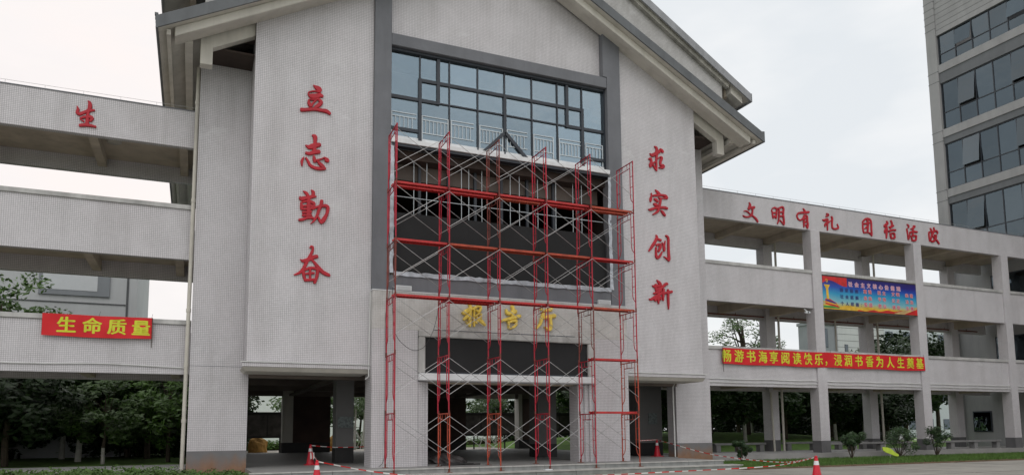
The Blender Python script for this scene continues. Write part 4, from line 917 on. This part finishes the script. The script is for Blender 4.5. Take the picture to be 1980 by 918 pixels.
def tape(pts, label, wdt=.032, seg=.24, sag=None):
    t = thing('barrier_tape', (pts[0][0], pts[0][1], min(p[2] for p in pts)), label, 'barrier tape')
    q = catmull(pts, 14); m = MB(); acc = 0; col = 0
    for a, b in zip(q, q[1:]):
        L = (Vector(b) - Vector(a)).length; n = max(1, int(L / .06))
        for k in range(n):
            p0 = Vector(a).lerp(Vector(b), k / n); p1 = Vector(a).lerp(Vector(b), (k + 1) / n)
            acc += L / n
            ml = int(acc / seg) % 2
            tw = .5 + .5 * math.sin(acc * 2.1)
            o0 = Vector((0, -.4 * tw, 1)).normalized() * wdt / 2
            m.quad(tuple(p0 - o0), tuple(p1 - o0), tuple(p1 + o0), tuple(p0 + o0), ml)
    m.build('tape_strip', [TAPEW, TAPER], t); return t
tape([(4.02, 27.6, 1.02), (4.6, 27.9, .96), (5.4, 28.2, .92), (7.2, 29.0, .94)], 'red and white tape running from the porch cone into the undercroft')
tape([(4.02, 27.6, 1.0), (3.62, 24.2, .78), (3.20, 20.6, .70)], 'red and white tape sloping from the porch cone down to the road cone at left')
tape([(3.20, 20.6, .70), (5.0, 20.8, .34), (7.0, 20.9, .15), (11, 20.8, .05), (14.5, 20.5, .10), (17.5, 18.9, .28), (16.05, 15.55, .70)], 'long low red and white tape along the front of the steps')
tape([(15.05, 22.78, 1.10), (17.0, 25.0, 1.08), (19.05, 27.5, 1.05)], 'red and white tape from the last scaffold post to the cone by the right pillar')
tape([(19.05, 27.5, 1.05), (18.9, 26.0, .86), (19.3, 24.6, .55), (19.4, 22.8, .38), (18.6, 19.5, .36), (16.05, 15.55, .70)], 'red and white tape sagging from the right pillar across the grass to the road cone')
t = thing('tape_scrap', (3.95, 27.3, .5), 'knotted loose tape ends hanging on the porch cone', 'tape')
for i in range(3):
    m = MB(); x = 3.98 + i * .05; m.quad((x, 27.34, .52), (x + .05, 27.34, .56), (x + .03, 27.36, .78), (x - .01, 27.36, .76)); m.build('tape_end', TAPEW if i != 1 else TAPER, t)
# litter and odds and ends by the steps
m = MB(); m.box(11.0, 11.28, 22.40, 22.55, .165, .20); tag(m.build('paper_scrap', RAILW), 'small white paper scrap lying on the lower step', 'litter')
m = MB(); m.tube((6.9, 18.2, .02), (7.35, 17.6, .02), .02, 5); tag(m.build('plastic_strip', RAILW), 'short white strip lying on the road before the steps', 'litter')
m = MB(); m.tube((7.9, 24.2, .345), (9.4, 24.35, .345), .025, 6); m.tube((8.0, 24.3, .385), (9.1, 24.2, .385), .02, 6); tag(m.build('loose_bars', CABLE), 'dark metal bars lying on the porch floor behind the scaffolding', 'metal bars')

bm = bmesh.new(); bmesh.ops.create_icosphere(bm, subdivisions=4, radius=1)
for v in bm.verts:
    n = v.co.copy(); k = 1 + .16 * math.sin(n.x * 6 + 1) * math.cos(n.y * 5) + .08 * math.sin(n.x * 13 + n.z * 9)
    v.co = Vector((n.x * .8 * k, n.y * .5 * k, max(0, n.z) * .34 * k))
me = bpy.data.meshes.new('tarpaulin'); bm.to_mesh(me); bm.free(); me.materials.append(mat('dark_tarpaulin', (.05, .045, .045), .5, var=.4, scale=3))
tag(link('tarpaulin', me, None, Vector((8.6, 26.0, .317))), 'dark crumpled tarpaulin lying on the porch floor inside the entrance', 'tarpaulin')
# ================================================================== SHRUBS, SIGN, BENCHES
def leaves(n, centers, size, seed, up=.3, flat=1.0):
    random.seed(seed); m = MB()
    for cx, cy, cz, r_ in centers:
        for _ in range(n):
            while True:
                p = Vector((random.uniform(-1, 1), random.uniform(-1, 1), random.uniform(-1, 1)))
                if p.length < 1: break
            p = Vector((p.x, p.y, p.z * flat)) * r_
            a = Vector((random.gauss(0, 1), random.gauss(0, 1), random.gauss(0, .6))).normalized(); b = a.orthogonal().normalized()
            b = (b + Vector((0, 0, up * random.uniform(-1, 1)))).normalized(); s_ = size * random.uniform(.6, 1.3)
            c = Vector((cx, cy, cz)) + p
            q1 = c - a * s_; q2 = c + b * s_ * .42; q3 = c + a * s_; q4 = c - b * s_ * .42
            m.quad(tuple(q1), tuple(q2), tuple(q3), tuple(q4))
    return m
def shrub(x, y, h, wd, seed, label):
    random.seed(seed); t = thing('shrub', (x, y, .05), label, 'shrub', 'shrubs along the right walkway')
    cs = [(x + random.uniform(-1.0, 1.0) * wd, y + random.uniform(-.8, .8) * wd, .05 + h * random.uniform(.32, .96), wd * random.uniform(.22, .48)) for _ in range(15)]
    leaves(170, cs, .052, seed).build('foliage', LEAFS, t)
    m = MB()
    for c in cs[:9]: m.tube((x, y, .03), (c[0], c[1], c[2]), .022, 5, r2=.008)
    m.build('stem', BARK, t)
shrub(21.9, 25.3, .95, .34, 1, 'small dark shrub between the end of the steps and the first column')
shrub(28.45, 25.4, 1.35, .48, 2, 'dark shrub just right of the first walkway column')
shrub(31.6, 25.4, 1.38, .72, 3, 'broad dark shrub behind the lime green leaf sign')
shrub(34.2, 25.4, 1.45, .55, 4, 'dark shrub in front of the second walkway column')
t = thing('garden_sign', (29.9, 24.5, .05), 'lime green leaf shaped sign tilted on a thin stake in the grass', 'sign')
pts = []
for i in range(20):
    a = 2 * math.pi * i / 20; r_ = 1 + .10 * math.cos(a * 3 + 1) + .06 * math.sin(a * 5)
    pts.append((29.9 + .52 * math.cos(a) * r_ , .40 + .13 * math.sin(a) * r_ - .36 * math.cos(a) * .5))
MB().prism(pts, 24.50, 24.53).build('sign_plate', LEAFSIGN, t); MB().tube((29.88, 24.52, 0), (29.9, 24.52, .40), .014).build('stake', GALV, t)
cs = []
random.seed(31)
for _ in range(230): 
    x = random.uniform(-8.5, 1.5); y = random.uniform(22.6, 26.3)
    if x > -.6 and y > 25.6: continue
    cs.append((x, y, (.22 if x < -.4 else .10) + random.uniform(0, .12), random.uniform(.18, .34)))
tag(leaves(75, cs, .055, 32, flat=.7).build('ground_cover', LEAFB), 'low leafy ground cover in the bed before the left walkway and pillar', 'ground cover', kind='stuff')
def bench(x0, x1, y, label):
    t = thing('bench', ((x0 + x1) / 2, y, .33), label, 'bench', 'concrete benches along the right walkway')
    B(x0, x1, y - .2, y + .2, .68, .78).build('seat', BENCHM, t, bevel=.01)
    n = max(2, int((x1 - x0) / 2)); 
    for i in range(n + 1):
        x = x0 + .25 + (x1 - x0 - .5) * i / n; B(x - .14, x + .14, y - .15, y + .15, .33, .678).build('leg', BENCHM, t)
bench(28.75, 35.1, 27.55, 'long concrete bench between the first and second front columns')
bench(36.1, 42.3, 27.55, 'long concrete bench right of the second front column')
bench(24.2, 27.5, 30.1, 'far concrete bench on the lawn side, left of the first columns')
bench(29.0, 35.0, 30.25, 'far concrete bench on the lawn side between the rear columns')
# ================================================================== BEHIND THE PORCH
def board(x0, x1, legs, label):
    t = thing('notice_board', ((x0 + x1) / 2, 47.5, .22), label, 'notice board')
    B(x0, x1, 47.45, 47.60, 1.16, 2.68).build('panel', BOARDM, t)
    n = 3
    for i in range(n):
        a = x0 + .1 + (x1 - x0 - .1) * i / n; B(a, a + (x1 - x0 - .1) / n - .1, 47.43, 47.448, 1.28, 2.56).build('poster_field', mat('dim_board_paper', (.06, .055, .05), .8, var=.6, scale=2), t)
    for x in legs: MB().tube((x, 47.53, .2), (x, 47.53, 1.17), .055, 8).build('leg', BASEBLK, t)
    B(x0 - .1, x1 + .1, 47.35, 47.7, 2.683, 2.75).build('cap', BASEBLK, t)
board(1.7, 5.60, (5.05, 2.2), 'dark notice board behind the porch, seen left through the undercroft')
board(17.1, 20.95, (17.9, 20.2), 'dark notice board behind the porch, seen through the middle of the scaffolding')
board(23.2, 27.0, (23.6, 26.6), 'dark notice board behind the porch, furthest to the right')
def boulder(x, y, w_, h, seed, label):
    random.seed(seed); bm = bmesh.new(); bmesh.ops.create_icosphere(bm, subdivisions=3, radius=1)
    for v in bm.verts:
        n = v.co.copy(); k = 1 + .13 * math.sin(n.x * 4 + seed) * math.cos(n.z * 5) + .07 * math.sin(n.y * 9 + n.z * 7)
        v.co = Vector((n.x * w_ * k, n.y * w_ * .7 * k, max(-.4, n.z) * h * .72 * k + h * .29))
    me = bpy.data.meshes.new('boulder'); bm.to_mesh(me); bm.free(); me.materials.append(BOULDER)
    o = link('boulder', me, None, Vector((x, y, .22))); tag(o, label, 'boulder')
boulder(3.95, 50, .62, .98, 1, 'ochre boulder behind the porch next to the left notice board')
boulder(8.85, 50, .55, 1.05, 2, 'ochre boulder glimpsed behind the inner pillar with the notices')
t = thing('hedge', (12, 59.5, 0), 'low clipped green hedge across the back of the porch', 'hedge')
cs = [(-6 + i * .55, 59.5 + random.uniform(-.2, .2), .50, .42) for i in range(75)]
leaves(260, cs, .09, 21).build('foliage', HEDGE, t)
B(-6.2, 34.8, 59.3, 59.75, .05, .66).build('branches', BARK, t)
m = MB()
for i in range(20): m.tube((-6 + i * 2, 59.5, 0), (-6 + i * 2, 59.5, .5), .05, 5)
m.build('stem', BARK, t)
# young trees tied to poles
def staked(x, y, label, s=1):
    t = thing('young_tree', (x, y, .05), label, 'tree', 'young staked trees behind the porch')
    MB().tube((x, y, 0), (x + .05, y, 3.2), .09, 8, r2=.05).build('trunk', LIME, t)
    for a in (0, 2.1, 4.2): MB().tube((x + math.cos(a) * .9, y + math.sin(a) * .9, 0), (x + .02, y, 1.7), .035, 6).build('support_pole', LIME, t)
    random.seed(int(x * 10)); cs = [(x + random.uniform(-1, 1), y + random.uniform(-1, 1), 3.4 + random.uniform(-.4, 1.4), .6) for _ in range(9)]
    leaves(110, cs, .13, int(x * 7)).build('crown', LEAFB, t)
for i, (x, y) in enumerate(((10.7, 52.5), (12.2, 56.5), (21.2, 53.5), (22.6, 55), (27.4, 54))):
    staked(x, y, ('staked young tree with limewashed trunk, first from the left behind the porch', 'staked young tree with limewashed trunk, second from the left behind the porch', 'staked young tree behind the middle notice board', 'staked young tree right of the middle notice board', 'staked young tree seen beside the right door jamb')[i])
# ================================================================== TREES
def crown_mesh(seed, rx, rzz, ncl, nl, size, m_):
    random.seed(seed); cs = []
    for _ in range(ncl):
        while True:
            p = Vector((random.uniform(-1, 1), random.uniform(-1, 1), random.uniform(-1, 1)))
            if .35 < p.length < 1: break
        cs.append((p.x * rx, p.y * rx, p.z * rzz, rx * random.uniform(.18, .34)))
    return leaves(nl, cs, size, seed + 50, flat=.7).mesh('crown', m_), cs
def trunk_mesh(seed, cs, h0, r0_, m_low, limew, lean=0):
    """tapered trunk, crown centre lies at the origin of z"""
    random.seed(seed); m = MB(); zc = 0
    pts = [(0, 0, -h0), (lean * .3, .05, -h0 * .66), (lean * .6 + .05, -.04, -h0 * .33), (lean * .8, 0, 0), (lean, .05, max(c[2] for c in cs) * .6)]
    rr = [r0_, r0_ * .85, r0_ * .7, r0_ * .5, r0_ * .15]
    for i in range(4): m.tube(pts[i], pts[i + 1], rr[i], 8, 1 if (limew and i == 0) else 0, rr[i + 1])
    for c in cs[::2]:
        k = random.choice((2, 3)); a = Vector(pts[k]); b = Vector((c[0], c[1], c[2])); mid = a.lerp(b, .5) + Vector((0, 0, .15))
        m.tube(tuple(a), tuple(mid), r0_ * .3, 5, 0, r0_ * .2); m.tube(tuple(mid), tuple(b), r0_ * .2, 5, 0, r0_ * .06)
    return m.mesh('trunk', [BARK, LIME])
KINDS = {}
for k, (seed, rx, rzz, ncl, nl, size, m_, h0, tr_, lime) in dict(
    dense=(1, 3.0, 2.5, 64, 110, .19, LEAF, 4.0, .17, False), dense2=(2, 3.3, 2.3, 64, 110, .20, LEAF, 3.9, .15, True),
    bright=(3, 2.3, 2.3, 46, 100, .15, LEAFB, 3.4, .11, False), low=(4, 2.0, 1.6, 34, 100, .14, LEAFB, 2.5, .09, True),
    light=(12, 2.9, 3.0, 46, 80, .17, LEAFB, 6.9, .16, False), under=(9, 2.6, 1.5, 60, 100, .17, LEAF, 1.7, .08, False), airy=(5, 2.5, 2.7, 50, 60, .13, LEAFB, 6.6, .27, False), tall=(6, 3.2, 3.4, 54, 90, .19, LEAF, 6.8, .2, False)).items():
    cm, cs = crown_mesh(seed, rx, rzz, ncl, nl, size, m_); KINDS[k] = (cm, trunk_mesh(seed, cs, h0, tr_, None, lime), h0)
def tree(kind, x, y, s, rot, label, group=None, z=None):
    cm, tm, h0 = KINDS[kind]; z = (hgt(x, y) if x > 22 else .0) if z is None else z
    t = thing('tree', (x, y, z), label, 'tree', group); t.rotation_euler = (0, 0, rot); t.scale = (s, s, s)
    for n, me in (('trunk', tm), ('crown', cm)):
        o = link(n, me, t, (0, 0, h0))
    return t
tree('low', -3.7, 38.5, 1.0, .4, 'small bright tree with pale trunk standing in front of the dark wood at left')
tree('bright', -1.0, 39.5, .95, 1.4, 'light green tree at the left just beside the drainpipe')
tree('light', -9.3, 45, 1.0, 2.2, 'tall leafy tree whose top shows between the left walkway parapets')
tree('airy', 36.9, 42, 1.0, .3, 'tall airy tree seen against the sky between the right walkway parapets')
random.seed(77)
GL = 'dark trees of the wood behind the left walkway'
for i, (x, y, k, s) in enumerate(((-13.5, 38, 'dense', 1.0), (-10.3, 42, 'dense2', 1.1), (-7.3, 37.5, 'dense', .9), (-5.2, 42.5, 'dense2', 1.0), (-2.2, 45, 'dense', 1.0), (-17, 43, 'dense2', 1.0), (-9.6, 46.5, 'dense', 1.1), (-6.6, 47.5, 'dense2', 1.1), (-3.4, 48.4, 'dense', 1.1), (.8, 49, 'dense', .9), (-20, 39, 'dense2', 1.1), (-13.4, 46, 'dense', 1.1), (-1.6, 54, 'dense2', 1.1), (1.5, 60, 'dense', 1.0), (-11.8, 37, 'bright', 1.1))):
    tree(k, x, y, s, random.uniform(0, 6), {(-7.3, 37.5): 'dark tree at the far left edge of the picture under the left walkway', (-5.2, 42.5): 'dark tree just left of the small pale trunked tree under the left walkway',
        (-2.2, 45): 'dark tree just right of the small pale trunked tree under the left walkway', (-11.8, 37): 'lighter green tree outside the left edge of the photograph'}.get((x, y), 'dark broadleaf tree in the dense wood behind the left walkway'), GL)
GR = 'dark trees of the grove behind the right walkway'
for i, (x, y, k, s) in enumerate(((24.0, 38.5, 'dense', .86), (27.3, 37, 'dense2', .85), (30.2, 40, 'dense', .9), (27.5, 44, 'dense2', 1.0), (33.2, 38, 'dense2', .88), (34.5, 43, 'dense', .95), (37.6, 39, 'dense', .84), (40.4, 43, 'dense2', .90), (41.7, 38.5, 'dense2', .85), (44.6, 41.5, 'dense', .88), (45.8, 38, 'dense', .8), (31.0, 46, 'dense', .95), (48.5, 42, 'dense2', .9), (31, 54, 'dense2', 1.1), (37.5, 48, 'dense2', .95), (43, 50, 'dense', 1.0), (49.5, 46.5, 'dense2', 1.0), (53, 49, 'dense', 1.05), (57, 46, 'dense2', 1.0), (48, 54, 'dense2', 1.05), (62, 52, 'dense', 1.1), (53, 43.5, 'dense', .9))):
    tree(k, x, y, s, random.uniform(0, 6), {(33.2, 38): 'dark tree in the first ground floor opening right of the hall, before the rear column', (34.5, 43): 'dark tree close to the right hall pillar in the first ground floor opening',
        (37.6, 39): 'dark tree between the first rear column and first front column of the right walkway', (41.7, 38.5): 'dark tree just right of the first front column of the right walkway',
        (48.5, 42): 'dark tree just left of the second rear column of the right walkway', (53, 43.5): 'dark tree just right of the second rear column of the right walkway',
        (57, 46): 'dark tree just left of the second front column of the right walkway'}.get((x, y), 'dark broadleaf tree in the grove behind the right walkway'), GR)
for i, (x, y) in enumerate(((-17, 50), (-13, 51), (-9.6, 50.2), (-6, 51), (-3, 49.6), (-1.0, 47.6), (-15, 46), (-11.3, 47.6), (1.8, 53), (25, 57), (29.5, 58), (34, 59), (38.5, 58), (43, 58.5), (47.5, 58), (52, 57), (56, 55), (60, 57), (64, 58), (50, 52), (58, 50))):
    tree('under', x, y, random.uniform(.9, 1.15), random.uniform(0, 6), 'low dark undergrowth tree filling the gaps under the grove', 'low undergrowth trees behind both walkways')
GB = 'taller trees whose tops show above the lower right parapet'
for x, y, s, l in ((55.5, 46, .92, 'leftmost of the taller trees topping the lower right parapet'), (59.5, 47, 1.04, 'tall tree behind the second walkway column at right'), (63, 45, 1.05, 'tall tree filling the last lower opening before the tower'), (66.5, 49, 1.05, 'tall tree close to the foot of the tower')):
    tree('tall', x, y, s, random.uniform(0, 6), l, GB)
GP = 'green trees far behind the porch'
for x, y, k, s, l in ((9.2, 66, 'bright', 1.3, 'light green tree in the narrow gap left of the inner pillar with notices'), (1.6, 66, 'bright', 1.0, 'green tree at the left end of the hedge, half hidden by the left notice board'), (13.5, 64, 'bright', 1.1, 'green tree in the gap right of the inner pillar with notices'), (27.5, 72, 'low', 1.0, 'low green tree above the middle notice board'), (33, 66, 'bright', 1.3, 'green tree filling the bright gap by the right door jamb'), (38, 70, 'bright', 1.2, 'green tree behind the furthest right notice board'), (22.4, 66, 'low', 1.15, 'low green tree at the left end of the middle opening'), (2.2, 54, 'airy', .62, 'dark tree whose twigs hang over the left notice board')):
    tree(k, x, y, s, random.uniform(0, 6), l, GP)

# ================================================================== OTHER BUILDINGS
bt = thing('office_tower', (50, 30, 0), 'tall grey tower with storey high dark windows at the right edge', 'building')
XT = 46.0; YA, YB2 = 12.0, 32.85
B(XT + .25, XT + 14, YA, YB2 - .02, -.1, 11.9).build('lower_block', TOWERW, bt)
for yy in (27.6, 31.0):
    f = B(XT + .20, XT + .25, yy - .6, yy + .6, .33 if yy < 30 else 1.2, 2.5).build('door' if yy < 30 else 'window', FRAME, bt); B(XT + .18, XT + .198, yy - .52, yy + .52, .5 if yy < 30 else 1.28, 2.42).build('pane', GLASSD, f)
for zz in (5.4, 9.3): f = B(XT + .20, XT + .25, 27.6, 29.8, zz, zz + 1.7).build('window', FRAME, bt); B(XT + .18, XT + .198, 27.7, 28.65, zz + .08, zz + 1.62).build('pane', GLASSD, f); B(XT + .18, XT + .198, 28.75, 29.7, zz + .08, zz + 1.62).build('pane', GLASSD, f)
B(XT + 5.5, XT + 14, YA, YB2 - .02, 11.91, 36).build('core', TOWERD, bt)
B(XT - .02, XT + .75, YB2 - .72, YB2, -.1, 36).build('corner_pier', TOWERW, bt, bevel=.04)
B(XT + .76, XT + 5.49, YB2 - .3, YB2 - .05, 11.91, 36).build('end_wall', TOWERW, bt)
lv = [(12.9, 16.35), (17.35, 20.5), (21.5, 24.76), (26.05, 28.18)]
for i, (a, b) in enumerate(lv):
    zt = lv[i + 1][0] if i < 3 else 36
    if i < 3: B(XT + .12, XT + .5, YA, YB2 - .73, b, zt - .55).build('spandrel', TOWERD, bt); B(XT + .06, XT + .5, YA, YB2 - .73, zt - .547, zt).build('spandrel', TOWERW, bt)
    B(XT + .5, XT + 5.5, YA, YB2 - .31, a - .35, a - .02).build('floor_slab', TOWERW, bt)
B(XT + .06, XT + .5, YA, YB2 - .73, 11.9, 12.9).build('spandrel', TOWERW, bt)
z = 28.18; k = 0
while z < 36:
    B(XT + .08, XT + .5, YA, YB2 - .73, z, z + .36).build('cladding_strip', TOWERW, bt); B(XT + .11, XT + .5, YA, YB2 - .73, z + .36, z + .385).build('groove', GROOVE, bt); z += .385
for z in (28.7, 29.2, 29.7, 30.2, 30.7, 24.9, 25.6, 20.7, 21.4, 16.6, 17.3): B(XT - .026, XT + .755, YB2 - .726, YB2 + .006, z, z + .03).build('groove', GROOVE, bt)
for a, b in lv:
    tz = a + (b - a) * .36
    y = YB2 - .74; w_ = P_ = None
    yy = y; n = 0
    while yy > YA + 1:
        y2 = max(YA, yy - 1.15)
        f = MB(); f.box(XT + .20, XT + .28, yy - .06, yy, a, b); f.box(XT + .19, XT + .285, y2, yy - .06, b - .07, b); f.box(XT + .19, XT + .285, y2, yy - .06, a, a + .07); f.box(XT + .205, XT + .275, y2, yy - .06, tz - .03, tz + .03)
        wn_ = f.build('window', FRAME, bt)
        for c, d in ((a + .07, tz - .03), (tz + .03, b - .07)):
            g_ = MB()
            if n % 3 == 1 and c > tz:   # top hung sash standing open
                g_.quad((XT + .0, y2, c + .08), (XT + .0, yy - .06, c + .08), (XT + .22, yy - .06, d), (XT + .22, y2, d)); g_.quad((XT + .01, y2, c + .08), (XT + .23, y2, d), (XT + .23, yy - .06, d), (XT + .01, yy - .06, c + .08))
            else: g_.quad((XT + .24, y2, c), (XT + .24, y2, d), (XT + .24, yy - .06, d), (XT + .24, yy - .06, c)); g_.quad((XT + .25, y2, c), (XT + .25, yy - .06, c), (XT + .25, yy - .06, d), (XT + .25, y2, d))
            g_.build('pane', GLASSD, wn_)
        yy = y2; n += 1
    m = MB(); 
    for zz in (a + .95, a + .15): m.box(XT + .7, XT + .74, YA, YB2 - .8, zz - .02, zz + .02)
    q = YA + .1
    while q < YB2 - .8: m.box(XT + .71, XT + .73, q, q + .025, a + .15, a + .95); q += .13
    m.build('railing', RAILW, bt)

def building(name, label, x0, x1, y0, y1, h, m_, storeys, cols, win_m=GLASSD, zb=0, sill=1.0, wh=1.6, grooves=False, frac=.6):
    t = thing(name, ((x0 + x1) / 2, y0, 0), label, 'building')
    B(x0, x1, y0, y1, -.1, h).build('wall', m_, t); B(x0 - .15, x1 + .15, y0 - .15, y1 + .15, h + .003, h + .4).build('parapet', m_, t)
    if grooves:
        z = .9
        while z < h: B(x0 - .01, x1 + .01, y0 - .012, y0 + .1, z, z + .05).build('groove', GROOVE, t); z += .9
    sh = h / storeys
    for s_ in range(storeys):
        for c in range(cols):
            wx = (x1 - x0) / cols; xa = x0 + wx * (c + .5 - frac / 2); xb = x0 + wx * (c + .5 + frac / 2); za = s_ * sh + sill
            if za + wh > h: continue
            f = B(xa, xb, y0 - .05, y0 + .05, za, za + wh).build('window', FRAME, t)
            k = max(1, int((xb - xa) / 1.2))
            for i in range(k):
                a = xa + .06 + (xb - xa - .06) * i / k; b = xa + (xb - xa - .06) * (i + 1) / k
                MB().quad((a, y0 - .055, za + .06), (b, y0 - .055, za + .06), (b, y0 - .055, za + wh - .06), (a, y0 - .055, za + wh - .06)).build('pane', win_m, f)
    return t
# left: pale block with one large grey framed window showing
t = thing('teaching_block', (-9, 50, 0), 'pale grey block with a large grey framed window behind the left walkway', 'building')
B(-20, -3.4, 50, 62, -.1, 13.5).build('wall', CONCW, t); B(-20.1, -3.3, 49.9, 62, 13.503, 13.9).build('parapet', CONCB, t)
B(-3.98, -3.86, 49.96, 50, 0, 13.4).build('groove', GROOVE, t)
f = B(-8.6, -4.9, 49.88, 50.0, 9.75, 12.2).build('window', CONCB, t); B(-8.4, -5.55, 49.86, 49.879, 10.05, 12.0).build('pane', mat('bright_pane', (.55, .58, .6), .15, var=.03), f)
B(-20, -4.0, 49.95, 49.998, 9.3, 9.36).build('groove', GROOVE, t)
# far white block behind the porch
building('far_block', 'long white low building far behind the porch', -6, 20, 80, 92, 5.6, mat('white_far_wall', (.76, .78, .80), .8, var=.04), 1, 8, sill=1.2, wh=1.2, frac=.35)
building('far_block', 'second white building behind the notice board in the middle of the undercroft', 24, 44, 84, 96, 7.5, mat('bluish_far_wall', (.66, .69, .72), .8, var=.04), 2, 6, sill=1.4, wh=1.2, frac=.3)
# right: grooved blocks behind the walkway
building('grooved_block', 'pale grey block with horizontal grooves behind the right walkway', 81.5, 90.5, 74, 76.8, 19, CONCW, 4, 3, sill=2.0, wh=1.5, grooves=True, frac=.2)
building('blue_grey_block', 'narrow blue grey block with tall dark windows beside the grooved block', 77.3, 81.4, 74.4, 76.9, 15.6, CONCB, 4, 1, sill=.8, wh=2.6, frac=.35)
building('wide_block', 'wide pale block behind the trees at the far right', 93, 140, 80, 82.5, 18, mat('pale_blue_wall', (.46, .50, .54), .8, var=.04), 4, 12, sill=1.2, wh=1.6, frac=.4)
building('low_white_block', 'low white building glimpsed at ground level between the right walkway trunks', 66, 84, 66, 74, 4.5, CONCW, 1, 7, sill=.9, wh=1.7, frac=.5)
